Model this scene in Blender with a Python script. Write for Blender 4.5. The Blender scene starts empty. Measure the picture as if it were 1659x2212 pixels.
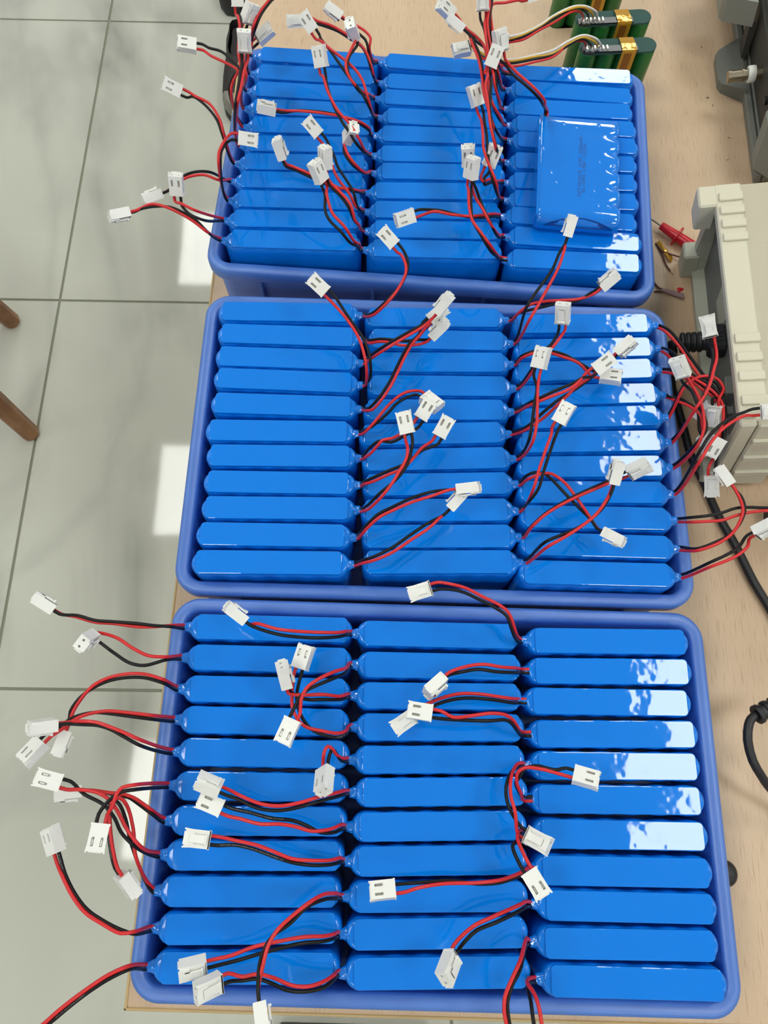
import bpy, bmesh, math, random
from mathutils import Vector, Matrix, noise
random.seed(7)
S = bpy.context.scene
COL = S.collection
# all lengths below are millimetres; z = 0 is the crate rims, which stand 840 mm above the floor
RIM = 840.0
ZT = 11.0       # tops of the standing packs
DZ = -68.0      # bench top below the rims
def V(x, y, z): return Vector((x / 1000, y / 1000, (z + RIM) / 1000))
# ------------------------------------------------------------------ camera, world, exposure
CAM = [[-43.17,7.94,539.67],[[0.999511,-0.031002,-0.004115],[0.027927,0.944026,-0.328688],[0.014074,0.328412,0.94443]]]
cam_data = bpy.data.cameras.new('camera'); cam = bpy.data.objects.new('camera', cam_data); COL.objects.link(cam)
cam.matrix_world = Matrix.Translation(V(*CAM[0])) @ Matrix(CAM[1]).to_4x4()
cam_data.sensor_fit = 'VERTICAL'; cam_data.sensor_height = 36.0; cam_data.lens = 36.0 * 1650 / 2212
cam_data.clip_start = 0.02; cam_data.clip_end = 50
S.camera = cam
world = bpy.data.worlds.new('daylit_room'); S.world = world; world.use_nodes = True
bg = world.node_tree.nodes['Background']; bg.inputs[0].default_value = (1.0, 1.0, 0.98, 1); bg.inputs[1].default_value = 0.30
S.view_settings.view_transform = 'Standard'; S.view_settings.look = 'None'
S.view_settings.exposure = 0.49; S.view_settings.gamma = 1.0; S.view_settings.use_curve_mapping = False
PANEL = 9.0                     # radiance of the ceiling panels
PANEL_COLOR = (0.99, 1.0, 0.96)
CEIL = 3050                     # ceiling height above the floor
# ------------------------------------------------------------------ helpers
def tag(o, label=None, cat=None, group=None, kind=None):
    if label: o['label'] = label
    if cat: o['category'] = cat
    if group: o['group'] = group
    if kind: o['kind'] = kind
    return o
def empty(name, M, label=None, cat=None, group=None):
    o = bpy.data.objects.new(name, None); COL.objects.link(o)
    o.empty_display_size = 0.02; o.matrix_world = M
    return tag(o, label, cat, group)
def link(name, me, parent=None, M=None):
    o = bpy.data.objects.new(name, me); COL.objects.link(o)
    if parent: o.parent = parent
    if M is not None: o.matrix_local = M
    return o
class MB:
    """collects shapes (in mm) and makes ONE mesh"""
    def __init__(s): s.v = []; s.f = []; s.m = []; s.sm = []
    def add(s, vs, fs, mi=0, smooth=False):
        n = len(s.v); s.v += [tuple(q) for q in vs]
        for f in fs: s.f.append([i + n for i in f]); s.m.append(mi); s.sm.append(smooth)
    def box(s, x0, x1, y0, y1, z0, z1, c=0.0, mi=0):
        x0, x1 = min(x0, x1), max(x0, x1); y0, y1 = min(y0, y1), max(y0, y1); z0, z1 = min(z0, z1), max(z0, z1)
        if c <= 0:
            s.add([(x, y, z) for z in (z0, z1) for y in (y0, y1) for x in (x0, x1)],
                  [(0, 2, 3, 1), (4, 5, 7, 6), (0, 1, 5, 4), (2, 6, 7, 3), (0, 4, 6, 2), (1, 3, 7, 5)], mi); return
        pts = []
        for x, sx in ((x0, 1), (x1, -1)):
            for y, sy in ((y0, 1), (y1, -1)):
                for z, sz in ((z0, 1), (z1, -1)):
                    pts += [(x, y + sy * c, z + sz * c), (x + sx * c, y, z + sz * c), (x + sx * c, y + sy * c, z)]
        s.hull(pts, mi)
    def hull(s, pts, mi=0):
        bm = bmesh.new(); [bm.verts.new(q) for q in pts]
        bmesh.ops.convex_hull(bm, input=bm.verts)
        bmesh.ops.dissolve_limit(bm, angle_limit=0.01, verts=bm.verts, edges=bm.edges)
        bm.verts.index_update(); loose = {v for v in bm.verts if not v.link_faces}
        s.add([v.co[:] for v in bm.verts], [[v.index for v in f.verts] for f in bm.faces], mi); bm.free()
    def loft(s, rings, cap0=True, cap1=True, mi=0, smooth=True, flip=False):
        n = len(rings[0]); vs = [q for r in rings for q in r]; fs = []
        for k in range(len(rings) - 1):
            for i in range(n):
                a, b = k * n + i, k * n + (i + 1) % n
                fs.append((a, b, b + n, a + n))
        if flip: fs = [f[::-1] for f in fs]
        s.add(vs, fs, mi, smooth)
        c0 = list(range(n))[::-1]; c1 = list(range(n))
        if flip: c0, c1 = c0[::-1], c1[::-1]
        if cap0: s.add(rings[0], [c0], mi)
        if cap1: s.add(rings[-1], [c1], mi)
    def tube(s, pts, r, n=8, mi=0, cap=True):
        pts = [Vector(q) for q in pts]; rings = []
        t0 = (pts[1] - pts[0]).normalized(); ref = Vector((0, 0, 1)) if abs(t0.z) < .9 else Vector((1, 0, 0))
        u = (ref - t0 * ref.dot(t0)).normalized()
        for i, q in enumerate(pts):
            t = (pts[min(i + 1, len(pts) - 1)] - pts[max(i - 1, 0)])
            if t.length < 1e-9: continue
            t.normalize(); u = (u - t * u.dot(t)); u.normalize(); w = t.cross(u)
            rr = r[i] if isinstance(r, (list, tuple)) else r
            rings.append([q + (u * math.cos(2 * math.pi * k / n) + w * math.sin(2 * math.pi * k / n)) * rr for k in range(n)])
        s.loft(rings, cap, cap, mi, True)
    def cyl(s, a, b, r, n=20, mi=0, r2=None, c=0.0):
        a, b = Vector(a), Vector(b); t = (b - a).normalized()
        r2 = r if r2 is None else r2
        if c: s.tube2([(a, r - c), (a + t * c, r), (b - t * c, r2), (b, r2 - c)], n, mi)
        else: s.tube2([(a, r), (b, r2)], n, mi)
    def tube2(s, prs, n=20, mi=0):
        a, b = prs[0][0], prs[-1][0]; t = (b - a).normalized(); ref = Vector((0, 0, 1)) if abs(t.z) < .9 else Vector((1, 0, 0))
        u = (ref - t * ref.dot(t)).normalized(); w = t.cross(u)
        rings = [[q + (u * math.cos(2 * math.pi * k / n) + w * math.sin(2 * math.pi * k / n)) * r for k in range(n)] for q, r in prs]
        s.loft(rings, True, True, mi, True)
    def mesh(s, name, mats):
        me = bpy.data.meshes.new(name)
        me.from_pydata([(x / 1000, y / 1000, z / 1000) for x, y, z in s.v], [], s.f)
        for m in (mats if isinstance(mats, (list, tuple)) else [mats]): me.materials.append(m)
        me.polygons.foreach_set('material_index', s.m); me.polygons.foreach_set('use_smooth', s.sm); me.update()
        return me
    def obj(s, name, mats, parent=None, M=None):
        return link(name, s.mesh(name, mats), parent, M)
def auto_smooth(me, deg=35):
    me.polygons.foreach_set('use_smooth', [True] * len(me.polygons))
    bm = bmesh.new(); bm.from_mesh(me); bmesh.ops.remove_doubles(bm, verts=bm.verts, dist=1e-6)
    for e in bm.edges:
        e.smooth = not (len(e.link_faces) == 2 and e.calc_face_angle(0) > math.radians(deg))
    bm.to_mesh(me); bm.free(); return me
def spline(pts, step=2.6):
    """centripetal Catmull-Rom through pts"""
    P = [Vector(q) for q in pts]; P = [P[0] * 2 - P[1]] + P + [P[-1] * 2 - P[-2]]; out = []
    for i in range(1, len(P) - 2):
        p0, p1, p2, p3 = P[i - 1:i + 3]
        t0 = 0; t1 = t0 + max((p1 - p0).length, 1e-4) ** .5; t2 = t1 + max((p2 - p1).length, 1e-4) ** .5; t3 = t2 + max((p3 - p2).length, 1e-4) ** .5
        n = max(2, min(9, int((p2 - p1).length / step)))
        for k in range(n):
            t = t1 + (t2 - t1) * k / n
            a1 = p0 * ((t1 - t) / (t1 - t0)) + p1 * ((t - t0) / (t1 - t0)); a2 = p1 * ((t2 - t) / (t2 - t1)) + p2 * ((t - t1) / (t2 - t1))
            a3 = p2 * ((t3 - t) / (t3 - t2)) + p3 * ((t - t2) / (t3 - t2))
            b1 = a1 * ((t2 - t) / (t2 - t0)) + a2 * ((t - t0) / (t2 - t0)); b2 = a2 * ((t3 - t) / (t3 - t1)) + a3 * ((t - t1) / (t3 - t1))
            out.append(b1 * ((t2 - t) / (t2 - t1)) + b2 * ((t - t1) / (t2 - t1)))
    out.append(P[-2]); return out
def rrect(hx, hy, r, n=7, z=0.0, cx=0, cy=0):
    out = []
    for sx, sy, a0 in ((1, 1, 0), (-1, 1, 90), (-1, -1, 180), (1, -1, 270)):
        for k in range(n + 1):
            a = math.radians(a0 + 90 * k / n)
            out.append((cx + sx * (hx - r) + r * math.cos(a), cy + sy * (hy - r) + r * math.sin(a), z))
    return out
# ------------------------------------------------------------------ materials
def srgb(r, g, b):
    f = lambda c: c / 255 / 12.92 if c / 255 <= .04045 else ((c / 255 + .055) / 1.055) ** 2.4
    return (f(r), f(g), f(b), 1)
def mat(name, col, rough=.5, metal=0.0, spec=.5, coat=0.0):
    m = bpy.data.materials.new(name); m.use_nodes = True; b = m.node_tree.nodes['Principled BSDF']
    b.inputs['Base Color'].default_value = col; b.inputs['Roughness'].default_value = rough; b.inputs['Metallic'].default_value = metal
    b.inputs['Specular IOR Level'].default_value = spec; b.inputs['Coat Weight'].default_value = coat
    return m
def nodes(m):
    t = m.node_tree; return t, t.nodes, t.links, t.nodes['Principled BSDF']
def nd(t, typ, **kw):
    n = t.nodes.new(typ)
    for k, v in kw.items():
        if k in n.inputs: n.inputs[k].default_value = v
        else: setattr(n, k, v)
    return n
def obj_coords(t, random_shift=True, scale=(1, 1, 1)):
    tc = nd(t, 'ShaderNodeTexCoord'); mp = nd(t, 'ShaderNodeMapping'); mp.inputs['Scale'].default_value = scale
    t.links.new(tc.outputs['Object'], mp.inputs['Vector'])
    if random_shift:
        oi = nd(t, 'ShaderNodeObjectInfo'); mu = nd(t, 'ShaderNodeVectorMath', operation='SCALE'); cb = nd(t, 'ShaderNodeCombineXYZ')
        for k in range(3): t.links.new(oi.outputs['Random'], cb.inputs[k])
        t.links.new(cb.outputs[0], mu.inputs[0]); mu.inputs['Scale'].default_value = 37.0
        t.links.new(mu.outputs[0], mp.inputs['Location'])
    return mp.outputs[0]
def add_bump(m, layers, dist=.001):
    """layers: (scale, detail, strength, type)"""
    t, N, L, b = nodes(m); co = obj_coords(t); prev = None
    for sc, det, st, kind in layers:
        if kind == 'vor':
            n = nd(t, 'ShaderNodeTexVoronoi', feature='SMOOTH_F1', Scale=sc); r = nd(t, 'ShaderNodeMapRange'); L.new(n.outputs['Distance'], r.inputs[0])
            r.inputs[1].default_value = .0; r.inputs[2].default_value = .17; r.inputs[3].default_value = 1; r.inputs[4].default_value = 0; h = r.outputs[0]
        else:
            n = nd(t, 'ShaderNodeTexNoise', Scale=sc, Detail=det); h = n.outputs[0]
        L.new(co, n.inputs['Vector'])
        bp = nd(t, 'ShaderNodeBump', Strength=st, Distance=dist); L.new(h, bp.inputs['Height'])
        if prev: L.new(prev, bp.inputs['Normal'])
        prev = bp.outputs[0]
    L.new(prev, b.inputs['Normal']); return m
def mottle(m, c1, c2, scale, detail=4, lo=.35, hi=.65):
    t, N, L, b = nodes(m); co = obj_coords(t); n = nd(t, 'ShaderNodeTexNoise', Scale=scale, Detail=detail); L.new(co, n.inputs['Vector'])
    r = nd(t, 'ShaderNodeValToRGB'); r.color_ramp.elements[0].position = lo; r.color_ramp.elements[1].position = hi
    r.color_ramp.elements[0].color = c1; r.color_ramp.elements[1].color = c2
    L.new(n.outputs[0], r.inputs[0]); L.new(r.outputs[0], b.inputs['Base Color']); return m
BLUE = (0.0018, 0.195, 0.76, 1)
M_plate = add_bump(mat('blue_pvc_top', BLUE, .045, spec=.65), [(22, 1, .24, 'n'), (62, 2, .30, 'n')])
M_sleeve = add_bump(mat('blue_pvc_sleeve', BLUE, .13, spec=.5), [(60, 2, .15, 'n'), (200, 2, .12, 'n')])
M_nozzle = add_bump(mat('blue_pvc_crinkled', BLUE, .05, spec=1.0), [(300, 0, .35, 'n')])
M_bump = add_bump(mat('blue_pvc_blistered', BLUE, .06, spec=.9), [(30, 1, .10, 'n'), (80, 0, .6, 'vor'), (120, 2, .06, 'n')])
M_pocket_shade = mat('painted_pocket_shade', (0.002, 0.055, 0.30, 1), .25)  # shadow inside the open sleeve end, put into the colour
M_crate = mottle(add_bump(mat('blue_crate_plastic', srgb(68, 114, 194), .4, spec=.85), [(400, 3, .05, 'n')]), srgb(64, 110, 190), srgb(74, 120, 200), 18)
M_red = mat('red_silicone', srgb(205, 30, 34), .42); M_black = mat('black_silicone', srgb(9, 9, 11), .42, spec=.3)
M_white_w = mat('white_silicone', srgb(225, 225, 222), .45); M_yellow_w = mat('yellow_silicone', srgb(205, 160, 40), .45)
M_nylon = mat('white_nylon', srgb(230, 231, 226), .38); M_nylon.node_tree.nodes['Principled BSDF'].inputs['Subsurface Weight'].default_value = .0
M_pin = mat('tinned_contact', srgb(190, 188, 180), .3, 1.0)
M_dark = mat('dark_gap', srgb(22, 22, 24), .7)
M_ink = mat('dark_blue_ink', srgb(10, 60, 130), .5)
M_print_w = mat('grey_wire_print', srgb(120, 122, 124), .5); M_print_r = mat('pale_red_wire_print', srgb(225, 110, 105), .5)
# wood
def wood():
    m = mat('birch_laminate', srgb(205, 180, 150), .42); t, N, L, b = nodes(m)
    tc = nd(t, 'ShaderNodeTexCoord')
    def noise_at(sx, sy, scale, det, dist=0.0):
        mp = nd(t, 'ShaderNodeMapping'); mp.inputs['Scale'].default_value = (sx, sy, 1); L.new(tc.outputs['Object'], mp.inputs[0])
        n = nd(t, 'ShaderNodeTexNoise', Scale=scale, Detail=det, Distortion=dist); L.new(mp.outputs[0], n.inputs['Vector']); return n.outputs[0]
    a = noise_at(1.0, .10, 9, 4, .4); r1 = nd(t, 'ShaderNodeValToRGB'); e = r1.color_ramp.elements
    e[0].position = .34; e[0].color = srgb(194, 166, 136); e[1].position = .68; e[1].color = srgb(210, 184, 153); L.new(a, r1.inputs[0])
    f = noise_at(1.0, .05, 1000, 2); r2 = nd(t, 'ShaderNodeValToRGB'); e = r2.color_ramp.elements
    e[0].position = .55; e[0].color = (1, 1, 1, 1); e[1].position = .72; e[1].color = (.60, .50, .40, 1); L.new(f, r2.inputs[0])
    mx = nd(t, 'ShaderNodeMix', data_type='RGBA', blend_type='MULTIPLY'); mx.inputs[0].default_value = .55
    L.new(r1.outputs[0], mx.inputs[6]); L.new(r2.outputs[0], mx.inputs[7]); L.new(mx.outputs[2], b.inputs['Base Color'])
    bp = nd(t, 'ShaderNodeBump', Strength=.08, Distance=.0004); L.new(f, bp.inputs['Height']); L.new(bp.outputs[0], b.inputs['Normal']); return m
M_wood = wood(); M_band = mat('edge_banding', srgb(196, 170, 120), .45); M_steel = mat('grey_painted_steel', srgb(120, 122, 122), .4)
def marble():
    m = mat('polished_grey_marble_tile', srgb(176, 179, 165), .05); t, N, L, b = nodes(m)
    geo = nd(t, 'ShaderNodeNewGeometry'); oi = nd(t, 'ShaderNodeObjectInfo'); co = geo.outputs['Position']
    def vein(scale, w, rot, seed):
        mp = nd(t, 'ShaderNodeMapping'); mp.inputs['Rotation'].default_value = (0, 0, math.radians(rot)); mp.inputs['Location'].default_value = (seed, seed * .7, 0); mp.inputs['Scale'].default_value = (1, .45, 1)
        L.new(co, mp.inputs[0]); n = nd(t, 'ShaderNodeTexNoise', Scale=scale, Detail=5, Distortion=.9); L.new(mp.outputs[0], n.inputs['Vector'])
        a = nd(t, 'ShaderNodeMath', operation='SUBTRACT'); L.new(n.outputs[0], a.inputs[0]); a.inputs[1].default_value = .5
        c = nd(t, 'ShaderNodeMath', operation='ABSOLUTE'); L.new(a.outputs[0], c.inputs[0])
        r = nd(t, 'ShaderNodeMapRange'); L.new(c.outputs[0], r.inputs[0]); r.inputs[1].default_value = 0; r.inputs[2].default_value = w; r.inputs[3].default_value = 1; r.inputs[4].default_value = 0
        return r.outputs[0]
    v1 = vein(1.1, .06, 58, 3.1); v2 = vein(2.0, .05, 66, 8.2)
    cl = nd(t, 'ShaderNodeTexNoise', Scale=2.2, Detail=3); L.new(co, cl.inputs['Vector'])
    msk = nd(t, 'ShaderNodeMapRange'); L.new(cl.outputs[0], msk.inputs[0]); msk.inputs[1].default_value = .45; msk.inputs[2].default_value = .65
    mu = nd(t, 'ShaderNodeMath', operation='MULTIPLY'); L.new(v1, mu.inputs[0]); L.new(msk.outputs[0], mu.inputs[1])
    ad = nd(t, 'ShaderNodeMath', operation='MULTIPLY_ADD'); L.new(v2, ad.inputs[0]); ad.inputs[1].default_value = .25; L.new(mu.outputs[0], ad.inputs[2])
    sc = nd(t, 'ShaderNodeMath', operation='MULTIPLY'); L.new(ad.outputs[0], sc.inputs[0]); sc.inputs[1].default_value = .5
    mx = nd(t, 'ShaderNodeMix', data_type='RGBA'); mx.inputs[6].default_value = srgb(202, 204, 192); mx.inputs[7].default_value = srgb(96, 102, 92); L.new(sc.outputs[0], mx.inputs[0])
    r = nd(t, 'ShaderNodeValToRGB'); r.color_ramp.elements[0].position = .3; r.color_ramp.elements[1].position = .7; r.color_ramp.elements[0].color = (.90, .90, .89, 1)
    L.new(cl.outputs[0], r.inputs[0]); m2 = nd(t, 'ShaderNodeMix', data_type='RGBA', blend_type='MULTIPLY'); m2.inputs[0].default_value = 1
    L.new(mx.outputs[2], m2.inputs[6]); L.new(r.outputs[0], m2.inputs[7]); L.new(m2.outputs[2], b.inputs['Base Color'])
    w = nd(t, 'ShaderNodeTexNoise', Scale=14, Detail=1); L.new(co, w.inputs['Vector']); bp = nd(t, 'ShaderNodeBump', Strength=.035, Distance=.002); L.new(w.outputs[0], bp.inputs['Height']); L.new(bp.outputs[0], b.inputs['Normal'])
    return m
M_tile = marble(); M_grout = mat('grey_green_grout', srgb(138, 140, 122), .8)
M_ceil = mat('white_ceiling', (.62, .62, .60, 1), .8)
M_panel = bpy.data.materials.new('lit_panel'); M_panel.use_nodes = True
_t = M_panel.node_tree; _t.nodes.remove(_t.nodes['Principled BSDF']); _e = nd(_t, 'ShaderNodeEmission'); _e.inputs[0].default_value = (*PANEL_COLOR, 1); _e.inputs[1].default_value = PANEL
_t.links.new(_e.outputs[0], _t.nodes['Material Output'].inputs[0])
M_beige = add_bump(mat('beige_textured_cover', srgb(186, 180, 158), .55), [(900, 2, .5, 'n')]); M_cream = mat('cream_bezel_plastic', srgb(206, 202, 181), .42)
M_rail = mat('pale_grey_plastic', srgb(176, 178, 160), .45); M_panelgrey = mat('grey_rear_panel', srgb(112, 116, 112), .45); M_side = mat('grey_side_panel', srgb(128, 124, 112), .6)
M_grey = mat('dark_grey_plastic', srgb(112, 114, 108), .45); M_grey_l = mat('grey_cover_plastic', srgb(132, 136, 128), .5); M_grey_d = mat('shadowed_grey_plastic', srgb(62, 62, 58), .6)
M_rubber = mat('black_rubber', srgb(26, 27, 29), .42); M_nickel = mat('nickel_plate', srgb(170, 160, 140), .28, 1.0)
M_green = mottle(mat('green_cell_wrap', srgb(38, 110, 50), .3), srgb(34, 100, 46), srgb(44, 116, 54), 30); M_barley = add_bump(mat('dark_green_paper', srgb(42, 76, 72), .75), [(700, 3, .3, 'n')])
M_pcb = mat('black_solder_mask', srgb(18, 26, 30), .25); M_solder = mat('solder', srgb(210, 208, 200), .25, 1.0)
M_kapton = add_bump(mat('amber_polyimide_tape', srgb(200, 150, 50), .12, metal=.35), [(120, 2, .8, 'n')]); M_strip = mat('amber_covered_nickel_strip', srgb(150, 98, 40), .3, .4)
M_probe = mat('red_probe_plastic', srgb(190, 24, 40), .3); M_oak = mottle(mat('brown_stool_wood', srgb(120, 82, 50), .4), srgb(116, 78, 48), srgb(150, 106, 68), 22)
M_shoe = mat('black_shoe_fabric', srgb(38, 34, 34), .6); M_sole = mat('dark_rubber_sole', srgb(34, 38, 36), .5); M_toe = mat('grey_toe_cap', srgb(128, 126, 118), .5)
M_shrink = mat('clear_purple_heat_shrink', srgb(150, 120, 120), .25); M_copper = mat('bare_copper', srgb(184, 150, 110), .3, 1.0); M_brownw = mat('brown_wire', srgb(84, 44, 34), .5)
# ------------------------------------------------------------------ room
fl = MB(); fl.box(-4200, 4200, -3500, 5200, -RIM - 60, -RIM - 3)
floor = fl.obj('floor', M_grout, None, Matrix.Translation((0, 0, RIM / 1000))); tag(floor, kind='structure')
tb = MB(); tb.box(-397.4, 397.4, -397.4, 397.4, -8, 0, .7); tile_me = tb.mesh('tile', M_tile)
ROT = Matrix.Rotation(math.radians(1.0), 4, 'Z')
for i in range(-2, 4):
    for j in range(-3, 4):
        off = ROT @ Vector(((i + .5) * .8, (j + .5) * .8, 0))
        link('tile', tile_me, floor, Matrix.Translation((-.7315 + off.x, .937 + off.y, -RIM / 1000)) @ ROT)
ce = MB(); ce.box(-4200, 4200, -3500, 5200, CEIL - RIM + 14, CEIL - RIM + 60); ceiling = ce.obj('ceiling', M_ceil, None, Matrix.Translation((0, 0, RIM / 1000))); tag(ceiling, kind='structure')
fr = MB(); fr.box(-304, 304, -304, -296, -2, 12); fr.box(-304, 304, 296, 304, -2, 12); fr.box(-304, -296, -296, 296, -2, 12); fr.box(296, 304, -296, 296, -2, 12); fr_me = fr.mesh('frame', M_ceil)
df = MB(); df.box(-296, 296, -296, 296, 2, 12); df_me = df.mesh('diffuser', M_panel)
ON = ['first', 'second', 'third', 'fourth', 'fifth']
PN = {-3310: 'far left', -1070: 'left', 1100: 'right', 3337: 'far right'}
for cx in (-3310, -1070, 1100, 3337):
    for j in range(-1, 4):
        cy = -128 + 1790 * j + ((110 if j < 1 else -80) if cx > 0 else 0)
        if abs(cx) > 3900 or cy < -3200 or cy > 5000: continue
        x = cx - cy * .034
        r = empty('ceiling_light', Matrix.Translation(V(x, cy, CEIL - RIM)) @ Matrix.Rotation(math.radians(1.9), 4, 'Z'), f'square white ceiling light panel, {ON[j + 1]} from the near end, {PN[cx]} row', 'light', 'ceiling light panels')
        link('frame', fr_me, r); link('diffuser', df_me, r)
# ------------------------------------------------------------------ workbench
bench = empty('workbench', Matrix.Translation(V(340, 560, -RIM)), 'pale birch-topped workbench under the three blue crates', 'table')
def W2(parent, x, y, z): return parent.matrix_world.inverted() @ V(x, y, z)
def bench_box(mb, x0, x1, y0, y1, z0, z1, c=0, mi=0): mb.box(x0 - 340, x1 - 340, y0 - 560, y1 - 560, z0 + RIM, z1 + RIM, c, mi)
b = MB(); bench_box(b, -206.7, 900, -145.5, 1300, DZ - 25, DZ, 1.0); b.obj('table_top', M_wood, bench)
b = MB(); bench_box(b, -208.8, -206.7, -147.6, 1300, DZ - 24.4, DZ - .5, .6); bench_box(b, -208.8, 900, -147.6, -145.5, DZ - 24.4, DZ - .5, .6); tag(b.obj('edge_band', M_band, bench), 'yellowish edge banding')
for x, y in ((-150, -60), (840, -60), (-150, 1240), (840, 1240)):
    b = MB(); bench_box(b, x - 20, x + 20, y - 20, y + 20, -RIM, DZ - 25, 2); b.obj('leg', M_steel, bench)
# ------------------------------------------------------------------ crates
BINS = {"C":[0,0,0.0],"B":[-2.4,256.3,0.09],"A":[-2.8,524.4,-2.53]}
CW, CD = 380.0, 253.5
def crate_mesh():
    m = MB(); prof_out = [(8.5, DZ), (6.2, -6), (2.4, -6), (1.6, -13), (.5, -13.4), (0, -12.4), (0, -4.2), (.5, -2.2), (1.6, -.8), (3.0, -.1), (4.4, 0), (8.2, -1.0), (9.4, -1.8), (10.2, -3.6), (11.4, -60)]
    rings = [rrect(CW / 2 - o, CD / 2 - o, max(20 - o, 6), 8, z) for o, z in prof_out]
    m.loft(rings, True, True); return auto_smooth(m.mesh('crate', M_crate), 50)
crate_me = crate_mesh()
rb = MB(); rb.box(-1.3, 1.3, -3.2, 1.0, DZ + 2, -7, .4); rib_me = rb.mesh('rib', M_crate)
CRL = {'C': 'blue plastic crate of battery packs nearest the viewer, flush with the bench corner', 'B': 'middle blue plastic crate of battery packs, its wires spilling over both sides', 'A': 'farthest blue plastic crate, a battery pack lying flat across its right column'}
CRATE = {}
for k in 'CBA':
    x, y, a = BINS[k]
    M = Matrix.Translation(V(x, y, 0)) @ Matrix.Rotation(math.radians(a), 4, 'Z')
    o = link('crate', crate_me, None, M); tag(o, CRL[k], 'crate', 'blue crates of battery packs'); CRATE[k] = o
    for sx in (-145, -48, 48, 145):
        link('rib', rib_me, o, Matrix.Translation((sx / 1000, -(CD / 2 - 6.2) / 1000, 0)))
        link('rib', rib_me, o, Matrix.Translation((sx / 1000, (CD / 2 - 6.2) / 1000, 0)) @ Matrix.Rotation(math.pi, 4, 'Z'))
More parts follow.
